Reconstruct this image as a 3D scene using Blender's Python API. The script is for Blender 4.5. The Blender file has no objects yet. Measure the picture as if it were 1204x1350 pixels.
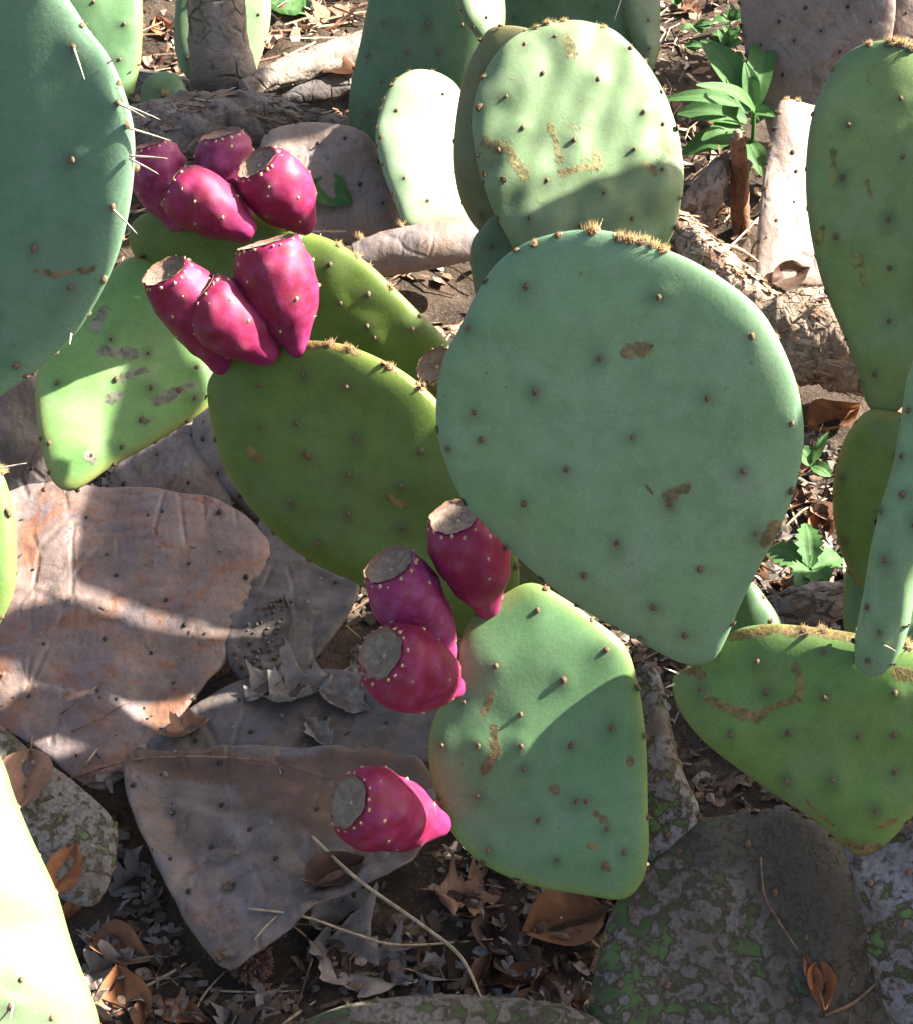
import bpy, bmesh, math, random
import numpy as np
from mathutils import Vector, Matrix, Quaternion
from mathutils.bvhtree import BVHTree

random.seed(11)
RNG = np.random.default_rng(11)
SC = bpy.context.scene
COL = SC.collection

# ------------------------------------------------------------------ camera
H = 1.0
PITCH = math.radians(42)
TANV = math.tan(math.radians(14))
cam_d = bpy.data.cameras.new('camera')
cam = bpy.data.objects.new('camera', cam_d)
COL.objects.link(cam)
cam.location = (0, 0, H)
cam.rotation_euler = (math.radians(90) - PITCH, 0, 0)
cam_d.sensor_fit = 'VERTICAL'
cam_d.sensor_height = 24
cam_d.lens = 12 / TANV
cam_d.clip_start = 0.02
cam_d.clip_end = 200
SC.camera = cam

# ------------------------------------------------------------------ light
SUN = Vector((0.78, 0.235, 0.575)).normalized()      # towards the sun
world = bpy.data.worlds.new('World')
SC.world = world
world.use_nodes = True
wn = world.node_tree.nodes
wl = world.node_tree.links
wn.clear()
wo = wn.new('ShaderNodeOutputWorld')
bg = wn.new('ShaderNodeBackground')
sky = wn.new('ShaderNodeTexSky')
sky.sky_type = 'NISHITA'
sky.sun_disc = False
sky.sun_elevation = math.asin(SUN.z)
sky.sun_rotation = math.atan2(SUN.x, SUN.y)
sky.air_density = 0.8
sky.dust_density = 3.5
sky.ozone_density = 0.3
bg.inputs['Strength'].default_value = 0.056
wl.new(sky.outputs[0], bg.inputs[0])
wl.new(bg.outputs[0], wo.inputs[0])
sl = bpy.data.lights.new('sun', 'SUN')
sl.energy = 5.0
sl.angle = math.radians(0.53)
sl.color = (1.0, 0.955, 0.87)
so = bpy.data.objects.new('sun', sl)
so.rotation_euler = SUN.to_track_quat('Z', 'Y').to_euler()
so.location = (3, 1, 3)
COL.objects.link(so)
SC.view_settings.view_transform = 'Standard'
SC.view_settings.look = 'None'
SC.view_settings.gamma = 1
SC.view_settings.use_curve_mapping = False
SC.view_settings.exposure = 2.6

# ------------------------------------------------------------------ frames
R_ = np.array([1.0, 0, 0])
F_ = np.array([0, math.cos(PITCH), -math.sin(PITCH)])
U_ = np.array([0, math.sin(PITCH), math.cos(PITCH)])
C_ = np.array([0, 0, H])
K = TANV / 675.0


def ray(x, y):
    return F_ + (x - 602) * K * R_ + (675 - y) * K * U_


def at(x, y, d):
    return C_ + d * ray(x, y)


def dz(x, y, z):
    """distance at which the line of sight meets height z"""
    return (z - H) / ray(x, y)[2]


def wdir(a, b, c):
    v = a * R_ + b * U_ - c * F_
    return v / np.linalg.norm(v)


def topx(P):
    q = P - C_
    d = q @ F_
    return np.stack([602 + (q @ R_) / d / K, 675 - (q @ U_) / d / K], -1)


# ------------------------------------------------------------------ nodes
class NT:
    def __init__(s, name):
        s.m = bpy.data.materials.new(name)
        s.m.use_nodes = True
        s.t = s.m.node_tree
        s.n = s.t.nodes
        s.l = s.t.links
        s.n.clear()
        s.out = s.n.new('ShaderNodeOutputMaterial')
        s.b = s.n.new('ShaderNodeBsdfPrincipled')
        s.l.new(s.b.outputs[0], s.out.inputs[0])
        s.tc = s.n.new('ShaderNodeTexCoord').outputs['Object']
        s.set(s.b, 'Specular IOR Level', 0.35)

    def set(s, node, k, v):
        i = node.inputs[k]
        if isinstance(v, bpy.types.NodeSocket):
            s.l.new(v, i)
        elif isinstance(v, tuple) and len(v) == 3 and i.type == 'RGBA':
            i.default_value = (*v, 1)
        else:
            i.default_value = v

    def p(s, **kw):
        names = dict(col='Base Color', rough='Roughness', normal='Normal', sss='Subsurface Weight',
                     sssr='Subsurface Radius', ssss='Subsurface Scale', spec='Specular IOR Level', sheen='Sheen Weight')
        for k, v in kw.items():
            s.set(s.b, names[k], v)

    def attr(s, name):
        a = s.n.new('ShaderNodeAttribute')
        a.attribute_name = name
        return a.outputs['Fac']

    def noise(s, scale, detail=4, rough=0.55, vec=None, dist=0.0):
        t = s.n.new('ShaderNodeTexNoise')
        s.l.new(vec or s.tc, t.inputs['Vector'])
        t.inputs['Scale'].default_value = scale
        t.inputs['Detail'].default_value = detail
        t.inputs['Roughness'].default_value = rough
        t.inputs['Distortion'].default_value = dist
        return t.outputs['Fac']

    def voro(s, scale, feat='F1', vec=None):
        t = s.n.new('ShaderNodeTexVoronoi')
        t.feature = feat
        s.l.new(vec or s.tc, t.inputs['Vector'])
        t.inputs['Scale'].default_value = scale
        return t.outputs['Distance']

    def mapping(s, scale=(1, 1, 1), rot=(0, 0, 0), vec=None):
        t = s.n.new('ShaderNodeMapping')
        s.l.new(vec or s.tc, t.inputs['Vector'])
        t.inputs['Scale'].default_value = scale
        t.inputs['Rotation'].default_value = rot
        return t.outputs[0]

    def step(s, v, a, b, lo=0.0, hi=1.0):
        t = s.n.new('ShaderNodeMapRange')
        t.interpolation_type = 'SMOOTHSTEP'
        s.set(t, 'Value', v)
        t.inputs['From Min'].default_value = a
        t.inputs['From Max'].default_value = b
        t.inputs['To Min'].default_value = lo
        t.inputs['To Max'].default_value = hi
        return t.outputs[0]

    def math(s, op, a, b=0.0, c=0.0):
        t = s.n.new('ShaderNodeMath')
        t.operation = op
        s.set(t, 0, a)
        s.set(t, 1, b)
        if op == 'MULTIPLY_ADD':
            s.set(t, 2, c)
        return t.outputs[0]

    def mix(s, f, a, b, mode='MIX'):
        t = s.n.new('ShaderNodeMix')
        t.data_type = 'RGBA'
        t.blend_type = mode
        s.set(t, 0, f)
        for idx, v in ((6, a), (7, b)):
            if isinstance(v, tuple):
                t.inputs[idx].default_value = (*v, 1)
            else:
                s.l.new(v, t.inputs[idx])
        return t.outputs[2]

    def ramp(s, f, stops):
        t = s.n.new('ShaderNodeValToRGB')
        s.l.new(f, t.inputs[0])
        e = t.color_ramp.elements
        while len(e) < len(stops):
            e.new(0.5)
        for i, (p, c) in enumerate(stops):
            e[i].position = p
            e[i].color = (*c, 1)
        return t.outputs[0]

    def bump(s, h, strength=0.4, dist=0.001, n=None):
        t = s.n.new('ShaderNodeBump')
        t.inputs['Strength'].default_value = strength
        t.inputs['Distance'].default_value = dist
        s.l.new(h, t.inputs['Height'])
        if n is not None:
            s.l.new(n, t.inputs['Normal'])
        return t.outputs[0]


def mat_pad(name, a, b, rim, scar=(0.16, 0.10, 0.035), halo=(0.05, 0.055, 0.03), wear=0.0, rough=0.5, rimw=0.6, sss=0.06):
    m = NT(name)
    n1 = m.noise(14, 4, 0.6)
    n2 = m.noise(75, 6, 0.65)
    n3 = m.noise(420, 4, 0.6)
    col = m.mix(m.step(n1, 0.35, 0.65), a, b)
    col = m.mix(m.step(n2, 0.38, 0.70, 0, 0.5), col, tuple(0.70 * q for q in a))
    # waxy bloom, worn off in patches
    wax = m.step(m.noise(24, 8, 0.7, dist=0.5), 0.46, 0.66)
    g = sum(b) / 3
    col = m.mix(m.math('MULTIPLY', wax, 0.36), col, tuple(min(1, 0.55 * q + 0.62 * g) * 1.12 for q in b))
    col = m.mix(m.step(n3, 0.58, 0.75, 0, 0.3), col, tuple(min(1, 1.35 * q) for q in b))
    col = m.mix(m.math('MULTIPLY', m.step(m.attr('rim'), 0.86, 1.0), rimw), col, rim)
    grn = m.noise(900, 2, 0.7)
    col = m.mix(m.step(grn, 0.42, 0.66, 0, 0.28), col, tuple(0.55 * q for q in a))
    rub = m.step(m.noise(55, 5, 0.7, vec=m.mapping((1, 0.22, 1), (0.5, 0.3, 0.9))), 0.58, 0.72)
    col = m.mix(m.math('MULTIPLY', rub, 0.22), col, tuple(0.75 * q for q in a))
    col = m.mix(m.math('MULTIPLY', m.attr('halo'), 0.66), col, halo)
    # pin-head specks, flecks and corky scars with a shape of their own
    spk = m.step(m.voro(160), 0.06, 0.11, 1, 0)
    spk = m.math('MULTIPLY', spk, m.step(m.noise(33, 2), 0.48, 0.6))
    col = m.mix(m.math('MULTIPLY', spk, 0.5), col, (0.24, 0.25, 0.15))
    flk = m.step(m.voro(70, vec=m.mapping((1, 1, 1), (0.7, 0.3, 1.1))), 0.05, 0.085, 1, 0)
    flk = m.math('MULTIPLY', flk, m.step(m.noise(18, 2), 0.5, 0.62))
    col = m.mix(m.math('MULTIPLY', flk, 0.6), col, tuple(0.75 * q for q in scar))
    nz = m.math('MULTIPLY_ADD', m.noise(260, 6, 0.75), 1.5, -0.75)
    nz = m.math('ADD', nz, m.math('MULTIPLY_ADD', m.noise(62, 5, 0.65), 1.9, -0.95))
    sv = m.math('ADD', m.attr('scar'), nz)
    sc = m.math('MULTIPLY', m.step(sv, 0.28, 0.62), m.step(m.attr('scar'), 0.0, 0.12))
    if wear > 0:
        wr = m.step(m.math('ADD', m.noise(38, 7, 0.7, dist=0.7), m.math('MULTIPLY_ADD', n3, 0.12, -0.06)), 0.70 - 0.12 * wear, 0.80 - 0.12 * wear)
        sc = m.math('MAXIMUM', sc, m.math('MULTIPLY', wr, 0.7))
    scol = m.mix(m.step(m.noise(350, 4), 0.42, 0.6), scar, tuple(0.5 * q for q in scar))
    scol = m.mix(m.step(m.noise(120, 4), 0.5, 0.65), scol, tuple(1.45 * q for q in scar))
    col = m.mix(m.math('MULTIPLY', sc, 0.85), col, scol)
    bh = m.math('ADD', m.math('MULTIPLY', n2, 0.22), m.math('MULTIPLY', n3, 0.2))
    bh = m.math('ADD', bh, m.math('MULTIPLY', sc, m.math('MULTIPLY_ADD', n3, 1.2, -0.4)))
    m.p(col=col, rough=m.math('MULTIPLY_ADD', n2, 0.3, m.math('MULTIPLY_ADD', wax, 0.12, rough - 0.18)), normal=m.bump(bh, 0.34, 0.0014), spec=0.32)
    if sss:
        m.p(sss=sss, ssss=0.006, sssr=(0.5, 1.0, 0.25))
    return m.m


def mat_dead(name, a, b, c, rust=0.5, dark=(0.05, 0.04, 0.034), rough=0.55, wr=1.0, lav=(0.165, 0.155, 0.18)):
    m = NT(name)
    n1 = m.noise(26, 8, 0.72, dist=0.9)
    n2 = m.noise(48, 7, 0.7, dist=0.5)
    n3 = m.noise(300, 5, 0.7)
    col = m.mix(m.step(n2, 0.38, 0.60), a, b)
    col = m.mix(m.step(m.noise(20, 5, 0.65, dist=0.6, vec=m.mapping((1, 1, 1), (0.4, 0.9, 0.2))), 0.5, 0.62, 0, 0.75), col, lav)
    col = m.mix(m.step(m.math('ADD', n1, m.math('MULTIPLY_ADD', n3, 0.22, -0.11)), 0.62 - 0.14 * rust, 0.76 - 0.14 * rust, 0, 0.8), col, c)
    stain = m.step(m.math('ADD', m.attr('scar'), m.math('MULTIPLY_ADD', n1, 1.6, -0.8)), 0.15, 0.6)
    stain = m.math('MULTIPLY', stain, m.step(m.attr('scar'), 0.0, 0.2))
    col = m.mix(m.math('MULTIPLY', stain, 0.8), col, (0.12, 0.06, 0.032))
    blot = m.step(m.math('ADD', m.noise(31, 7, 0.72, dist=1.2, vec=m.mapping((1, 0.6, 1), (0.2, 0.1, 0.7))), m.math('MULTIPLY_ADD', n3, 0.2, -0.1)), 0.55, 0.68)
    col = m.mix(m.math('MULTIPLY', blot, 0.62), col, dark)
    col = m.mix(m.step(n3, 0.5, 0.72, 0, 0.4), col, dark)
    pale = m.step(m.noise(120, 5, 0.7, dist=0.5), 0.6, 0.7)
    col = m.mix(m.math('MULTIPLY', pale, 0.22), col, (0.28, 0.25, 0.225))
    col = m.mix(m.math('MULTIPLY', m.attr('halo'), 0.55), col, dark)
    w = m.noise(38, 3, 0.5, vec=m.mapping((1, 0.45, 0.6), (0, 0, 0.5)))
    bh = m.math('ADD', m.math('MULTIPLY', w, 1.6 * wr), m.math('MULTIPLY', n3, 0.16))
    bh = m.math('ADD', bh, m.math('MULTIPLY', n2, 0.45))
    wk = m.step(m.voro(46, 'DISTANCE_TO_EDGE', vec=m.mapping((1, 0.4, 1), (0.3, 0.2, 0.6))), 0.0, 0.12, 1, 0)
    wk = m.math('MULTIPLY', wk, m.step(m.noise(17, 3), 0.48, 0.62))
    bh = m.math('ADD', bh, m.math('MULTIPLY', wk, -0.35))
    m.p(col=col, rough=m.math('MULTIPLY_ADD', n2, 0.35, rough - 0.2), normal=m.bump(bh, 0.75, 0.003), spec=0.35)
    return m.m


def mat_cork(name, green, grey=(0.145, 0.122, 0.10), brown=(0.055, 0.042, 0.022), amt=0.5):
    m = NT(name)
    v = m.noise(115, 6, 0.62, dist=0.3)
    big = m.noise(9, 2)
    v = m.math('ADD', v, m.math('MULTIPLY_ADD', big, 0.5, -0.25))
    sp = m.step(m.voro(85), 0.16, 0.36, 0.2, 0)
    v = m.math('ADD', v, sp)
    t = 0.62 - 0.22 * amt
    col = m.mix(m.step(m.noise(30, 3), 0.4, 0.6), green, tuple(0.6 * q for q in green))
    col = m.mix(m.step(v, t - 0.12, t + 0.0), col, brown)
    n3 = m.noise(380, 4)
    g = m.mix(m.step(n3, 0.42, 0.66), grey, tuple(0.55 * q for q in grey))
    g = m.mix(m.step(m.noise(11, 5, 0.6), 0.46, 0.6, 0, 0.8), g, (0.085, 0.062, 0.038))
    col = m.mix(m.step(v, t - 0.01, t + 0.09), col, g)
    st = m.step(m.math('ADD', m.attr('scar'), m.math('MULTIPLY_ADD', m.noise(24, 6, 0.7), 1.4, -0.7)), 0.1, 0.8)  # dark brown stain that also carries shade lying over the pad
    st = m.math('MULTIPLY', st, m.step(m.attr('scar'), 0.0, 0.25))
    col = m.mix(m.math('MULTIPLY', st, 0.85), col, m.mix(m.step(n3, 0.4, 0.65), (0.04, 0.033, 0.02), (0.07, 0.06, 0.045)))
    col = m.mix(m.math('MULTIPLY', m.attr('halo'), 0.45), col, (0.05, 0.035, 0.022))
    bh = m.math('ADD', m.math('MULTIPLY', m.step(v, t - 0.05, t + 0.03), 0.8), m.math('MULTIPLY', n3, 0.3))
    m.p(col=col, rough=0.6, normal=m.bump(bh, 0.6, 0.0016), spec=0.3)
    return m.m


def mat_bark(name, a, b, dark=(0.03, 0.024, 0.018), sc=1.0):
    m = NT(name)
    v = m.mapping((1, 1, 1))
    n1 = m.noise(26 * sc, 6, 0.68, dist=0.8)
    n2 = m.noise(170 * sc, 5, 0.65)
    crk = m.step(m.voro(42 * sc, 'DISTANCE_TO_EDGE', vec=m.mapping((1, 1.7, 1))), 0.0, 0.09, 1, 0)
    crk = m.math('MULTIPLY', crk, m.step(m.noise(20, 2), 0.42, 0.6))
    col = m.mix(m.step(n1, 0.38, 0.62), a, b)
    col = m.mix(m.step(n2, 0.5, 0.7, 0, 0.6), col, dark)
    col = m.mix(m.math('MULTIPLY', crk, 0.8), col, dark)
    bh = m.math('ADD', m.math('MULTIPLY', n1, 1.6), m.math('MULTIPLY', n2, 0.45))
    bh = m.math('ADD', bh, m.math('MULTIPLY', crk, -0.6))
    m.p(col=col, rough=0.8, normal=m.bump(bh, 0.8, 0.004), spec=0.2)
    return m.m


def mat_simple(name, col, rough=0.6, var=0.3, sc=200, bump=0.3, tint=False, sss=0.0, trans=0.0):
    m = NT(name)
    n = m.noise(sc, 4, 0.6)
    c = m.mix(m.step(n, 0.35, 0.65), tuple(q * (1 - var) for q in col), tuple(min(1, q * (1 + var)) for q in col))
    m.p(col=c, rough=rough, normal=m.bump(n, bump, 0.0008), spec=0.3)
    if sss:
        m.p(sss=sss, ssss=0.004, sssr=(1, 0.4, 0.2))
    if trans:
        t = m.n.new('ShaderNodeBsdfTranslucent')
        m.l.new(c, t.inputs['Color'])
        x = m.n.new('ShaderNodeMixShader')
        x.inputs[0].default_value = trans
        m.l.new(m.b.outputs[0], x.inputs[1])
        m.l.new(t.outputs[0], x.inputs[2])
        m.l.new(x.outputs[0], m.out.inputs[0])
    return m.m


def mat_leaf(name, a, b, vein, trans=0.25):
    m = NT(name)
    n1 = m.noise(90, 5, 0.65)
    n2 = m.noise(500, 3)
    c = m.mix(m.step(n1, 0.35, 0.68), a, b)
    c = m.mix(m.step(n2, 0.52, 0.7, 0, 0.5), c, tuple(q * 0.5 for q in a))
    c = m.mix(m.math('MULTIPLY', m.attr('vein'), 0.6), c, vein)
    m.p(col=c, rough=0.65, normal=m.bump(m.math('ADD', n1, m.math('MULTIPLY', m.attr('vein'), 0.8)), 0.5, 0.0012), spec=0.25)
    t = m.n.new('ShaderNodeBsdfTranslucent')
    m.l.new(c, t.inputs['Color'])
    x = m.n.new('ShaderNodeMixShader')
    x.inputs[0].default_value = trans
    m.l.new(m.b.outputs[0], x.inputs[1])
    m.l.new(t.outputs[0], x.inputs[2])
    m.l.new(x.outputs[0], m.out.inputs[0])
    return m.m


def mat_tint(name, stops, rough=0.75):
    m = NT(name)
    c = m.ramp(m.attr('tint'), stops)
    n = m.noise(400, 3)
    c = m.mix(m.step(n, 0.4, 0.7, 0, 0.5), c, (0.03, 0.022, 0.016))
    m.p(col=c, rough=rough, normal=m.bump(n, 0.4, 0.001), spec=0.25)
    return m.m


def mat_fruit(name, a, b, bloom):
    m = NT(name)
    n1 = m.noise(38, 3)
    n2 = m.noise(150, 4, 0.6)
    n3 = m.noise(700, 2)
    c = m.mix(m.step(n1, 0.35, 0.65), a, b)
    c = m.mix(m.step(n2, 0.40, 0.72, 0, 0.5), c, bloom)
    c = m.mix(m.math('MULTIPLY', m.attr('neck'), 0.4), c, bloom)
    c = m.mix(m.math('MULTIPLY', m.attr('halo'), 0.16), c, (0.30, 0.18, 0.17))
    c = m.mix(m.step(n3, 0.62, 0.75, 0, 0.3), c, tuple(min(1, 1.5 * q) for q in bloom))
    m.p(col=c, rough=m.math('MULTIPLY_ADD', n2, 0.35, 0.40), normal=m.bump(m.math('ADD', n2, m.math('MULTIPLY', n3, 0.3)), 0.22, 0.001),
        spec=0.32, sss=0.10, ssss=0.004, sssr=(1.0, 0.25, 0.45))
    return m.m


def mat_scar(name):
    m = NT(name)
    r = m.attr('rad')
    n = m.noise(260, 4, 0.6)
    rings = m.math('SINE', m.math('MULTIPLY_ADD', r, 42.0, m.math('MULTIPLY', n, 5.0)))
    c = m.mix(m.step(n, 0.35, 0.65), (0.165, 0.122, 0.09), (0.24, 0.185, 0.14))
    c = m.mix(m.math('MULTIPLY', m.step(rings, 0.2, 1.0), 0.13), c, (0.13, 0.10, 0.085))
    c = m.mix(m.step(m.noise(75, 3), 0.52, 0.66, 0, 0.55), c, (0.14, 0.10, 0.075))
    c = m.mix(m.step(m.math('ADD', r, m.math('MULTIPLY_ADD', n, 0.3, -0.15)), 0.82, 0.98), c, (0.19, 0.105, 0.075))
    m.p(col=c, rough=0.85, normal=m.bump(m.math('ADD', n, m.math('MULTIPLY', rings, 0.1)), 0.6, 0.0008), spec=0.15)
    return m.m


M = {}
M['blue'] = mat_pad('glaucous_pad', (0.1669, 0.2714, 0.1202), (0.1896, 0.2971, 0.1375), (0.1305, 0.2314, 0.1445), wear=0.0)
M['left'] = mat_pad('glaucous_dark_pad', (0.0967, 0.1799, 0.0908), (0.1141, 0.1975, 0.1009), (0.1649, 0.2813, 0.1764), wear=0.0)
M['green'] = mat_pad('olive_green_pad', (0.0881, 0.1400, 0.0205), (0.1088, 0.1662, 0.0274), (0.16, 0.20, 0.04), wear=0.15)
M['bright'] = mat_pad('bright_green_pad', (0.102, 0.206, 0.084), (0.126, 0.226, 0.10), (0.20, 0.27, 0.06), wear=0.2)
M['mid'] = mat_pad('mid_green_pad', (0.0948, 0.1790, 0.0346), (0.1148, 0.2039, 0.0420), (0.17, 0.2, 0.07), wear=0.15)
M['worn'] = mat_pad('worn_green_pad', (0.155, 0.235, 0.112), (0.19, 0.27, 0.135), (0.18, 0.25, 0.12), wear=0.95, scar=(0.21, 0.17, 0.07))
M['right'] = mat_pad('streaked_green_pad', (0.1708, 0.2492, 0.0810), (0.2033, 0.2781, 0.0920), (0.1020, 0.1400, 0.0780), wear=0.55, scar=(0.17, 0.15, 0.045))
M['scabby'] = mat_pad('scabby_light_green_pad', (0.15, 0.29, 0.085), (0.19, 0.33, 0.10), (0.30, 0.25, 0.07), wear=0.55, scar=(0.17, 0.15, 0.12))
M['yellow'] = mat_pad('yellow_green_pad', (0.10, 0.165, 0.03), (0.13, 0.20, 0.04), (0.28, 0.22, 0.05), wear=0.45)
M['pale'] = mat_pad('pale_green_pad', (0.10, 0.152, 0.07), (0.12, 0.175, 0.085), (0.14, 0.17, 0.07), wear=0.1)
M['palest'] = mat_pad('sun_glare_pad', (0.20, 0.28, 0.16), (0.23, 0.31, 0.18), (0.2, 0.26, 0.13), wear=0.1)  # base colour paled to carry the glare of direct sun
M['far'] = mat_pad('dark_green_pad', (0.085, 0.155, 0.07), (0.10, 0.175, 0.08), (0.12, 0.17, 0.07), wear=0.3)
M['olive'] = mat_pad('brown_green_pad', (0.13, 0.15, 0.05), (0.16, 0.17, 0.06), (0.2, 0.15, 0.07), wear=0.6)
M['d_brown'] = mat_dead('dead_pad_rust', (0.1978, 0.1318, 0.1082), (0.1472, 0.1037, 0.0886), (0.2070, 0.0850, 0.0410), rust=1.05, lav=(0.1518, 0.1232, 0.1271))
M['d_grey'] = mat_dead('dead_pad_grey', (0.1710, 0.1318, 0.1096), (0.1215, 0.0918, 0.0747), (0.1440, 0.0680, 0.0349), rust=0.6, lav=(0.1575, 0.1343, 0.1428))
M['d_dark'] = mat_dead('dead_pad_dark', (0.1215, 0.0963, 0.0823), (0.0810, 0.0628, 0.0521), (0.1080, 0.0645, 0.0403), rust=0.5, lav=(0.1125, 0.0963, 0.0991))
M['d_tan'] = mat_dead('dead_pad_tan', (0.235, 0.175, 0.14), (0.19, 0.135, 0.105), (0.21, 0.12, 0.075), rust=0.45, lav=(0.20, 0.17, 0.16))
M['d_olive'] = mat_cork('corky_olive', (0.10, 0.13, 0.045), grey=(0.17, 0.155, 0.135), amt=0.75)
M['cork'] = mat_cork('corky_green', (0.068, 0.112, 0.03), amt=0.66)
M['cork2'] = mat_cork('corky_grey', (0.09, 0.15, 0.04), grey=(0.20, 0.185, 0.185), amt=0.85)
M['bark'] = mat_bark('grey_bark', (0.24, 0.195, 0.16), (0.165, 0.13, 0.105), dark=(0.06, 0.048, 0.038))
M['bark_dk'] = mat_bark('dark_bark', (0.13, 0.115, 0.11), (0.08, 0.068, 0.06))
M['bark_lt'] = mat_bark('shredded_pale_bark', (0.36, 0.27, 0.20), (0.24, 0.165, 0.115), dark=(0.08, 0.05, 0.03), sc=1.5)
M['bark_rd'] = mat_bark('reddish_wood', (0.27, 0.14, 0.085), (0.19, 0.09, 0.05), sc=1.4)
M['areole'] = mat_simple('areole_wool', (0.13, 0.085, 0.05), 0.9, 0.4, 900)
M['areole_d'] = mat_simple('areole_pit', (0.045, 0.035, 0.026), 0.9, 0.4, 900)
M['areole_f'] = mat_simple('fruit_areole_wool', (0.46, 0.34, 0.19), 0.9, 0.3, 900)
M['gloch'] = mat_simple('golden_glochids', (0.30, 0.19, 0.075), 0.7, 0.3, 900)
M['spine'] = mat_simple('ivory_spine', (0.58, 0.49, 0.36), 0.5, 0.2, 500)
M['fruit'] = mat_fruit('ripe_fruit_skin', (0.215, 0.009, 0.048), (0.14, 0.004, 0.022), (0.26, 0.030, 0.14))
M['fruit_p'] = mat_fruit('purple_fruit_skin', (0.22, 0.018, 0.085), (0.16, 0.008, 0.04), (0.32, 0.08, 0.23))
M['scar'] = mat_scar('flower_scar_cork')
M['l_brown'] = mat_leaf('brown_dry_leaf', (0.24, 0.12, 0.06), (0.17, 0.085, 0.05), (0.10, 0.05, 0.03))
M['l_orange'] = mat_leaf('orange_dry_leaf', (0.34, 0.14, 0.055), (0.24, 0.10, 0.045), (0.14, 0.06, 0.03))
M['l_tan'] = mat_leaf('tan_dry_leaf', (0.36, 0.20, 0.125), (0.28, 0.15, 0.09), (0.18, 0.10, 0.06))
M['l_grey'] = mat_leaf('grey_weathered_leaf', (0.33, 0.29, 0.265), (0.225, 0.19, 0.17), (0.11, 0.09, 0.075))
M['l_dark'] = mat_leaf('dark_brown_leaf', (0.10, 0.055, 0.035), (0.075, 0.045, 0.032), (0.05, 0.03, 0.02))
M['l_green'] = mat_leaf('fresh_green_leaf', (0.06, 0.145, 0.038), (0.078, 0.175, 0.05), (0.12, 0.20, 0.08), trans=0.3)
M['straw'] = mat_simple('dry_straw', (0.36, 0.27, 0.16), 0.6, 0.25, 200)
M['twig'] = mat_simple('brown_twig', (0.19, 0.11, 0.065), 0.7, 0.35, 150)
M['twig_dk'] = mat_simple('dark_twig', (0.075, 0.055, 0.042), 0.8, 0.3, 150)
M['seed'] = mat_simple('seed_head_brown', (0.095, 0.05, 0.035), 0.7, 0.4, 400)
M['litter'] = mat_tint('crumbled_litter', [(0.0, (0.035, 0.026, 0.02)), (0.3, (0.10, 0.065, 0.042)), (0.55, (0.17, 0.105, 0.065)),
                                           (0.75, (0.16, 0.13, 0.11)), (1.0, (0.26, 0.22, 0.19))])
M['litter_top'] = mat_tint('sunlit_litter', [(0.0, (0.11, 0.06, 0.037)), (0.35, (0.30, 0.17, 0.10)), (0.65, (0.36, 0.25, 0.165)), (1.0, (0.46, 0.37, 0.28))])  # litter palette raised so the sunlit ground burns out
gm = NT('soil')
gn = gm.noise(30, 6, 0.7)
g3 = gm.noise(300, 5, 0.7)
gc = gm.mix(gm.step(gn, 0.35, 0.65), (0.04, 0.03, 0.023), (0.085, 0.06, 0.042))
gc = gm.mix(gm.step(g3, 0.52, 0.7), gc, (0.12, 0.09, 0.065))
gm.p(col=gc, rough=0.95, spec=0.1, normal=gm.bump(gm.math('ADD', gn, gm.math('MULTIPLY', g3, 0.4)), 0.9, 0.006))
M['soil'] = gm.m

# ------------------------------------------------------------------ objects
SURF_V, SURF_F = [], []          # surfaces that leaves can lie on


def add_surface(V, Fs):
    o = sum(len(v) for v in SURF_V)
    SURF_V.append(np.asarray(V))
    SURF_F.extend([tuple(i + o for i in f) for f in Fs])


def mesh_obj(name, V, Fs, mats, parent=None, attrs=None, smooth=True, midx=None):
    me = bpy.data.meshes.new(name)
    V = np.asarray(V, dtype=float)
    if smooth and len(Fs) > 3 and name != 'ground':
        tri = np.array([f[:3] for f in Fs] + [(f[0], f[2], f[3]) for f in Fs if len(f) == 4])
        Q = V - V.mean(0)
        if np.einsum('ij,ij->i', Q[tri[:, 0]], np.cross(Q[tri[:, 1]], Q[tri[:, 2]])).sum() < 0:
            Fs = [tuple(f)[::-1] for f in Fs]
    base = np.array(parent_loc(parent)) if parent is not None else np.zeros(3)
    me.from_pydata((V - base).tolist(), [], Fs)
    for m in (mats if isinstance(mats, (list, tuple)) else [mats]):
        me.materials.append(m)
    if attrs:
        for k, a in attrs.items():
            at_ = me.attributes.new(k, 'FLOAT', 'POINT')
            at_.data.foreach_set('value', np.asarray(a, dtype=np.float32))
    if midx is not None:
        me.polygons.foreach_set('material_index', np.asarray(midx, dtype=np.int32))
    if smooth:
        me.polygons.foreach_set('use_smooth', [True] * len(me.polygons))
    me.update()
    o = bpy.data.objects.new(name, me)
    COL.objects.link(o)
    if parent is not None:
        o.parent = parent
    return o


def parent_loc(p):
    v = np.zeros(3)
    while p is not None:
        v = v + np.array(p.location)
        p = p.parent
    return v


def tag(o, label=None, cat=None, group=None, kind=None):
    if label:
        o['label'] = label
    if cat:
        o['category'] = cat
    if group:
        o['group'] = group
    if kind:
        o['kind'] = kind
    return o


def thing(name, loc, label, cat, group=None):
    o = bpy.data.objects.new(name, None)
    o.empty_display_size = 0.05
    o.location = tuple(loc)
    COL.objects.link(o)
    return tag(o, label, cat, group)


def spline(P, n=240):
    P = np.asarray(P, float)
    k = len(P)
    out = []
    per = max(2, n // k)
    for i in range(k):
        p0, p1, p2, p3 = P[i - 1], P[i], P[(i + 1) % k], P[(i + 2) % k]
        for t in np.linspace(0, 1, per, endpoint=False):
            out.append(0.5 * (2 * p1 + (p2 - p0) * t + (2 * p0 - 5 * p1 + 4 * p2 - p3) * t * t + (3 * p1 - p0 - 3 * p2 + p3) * t ** 3))
    return np.array(out)


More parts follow.
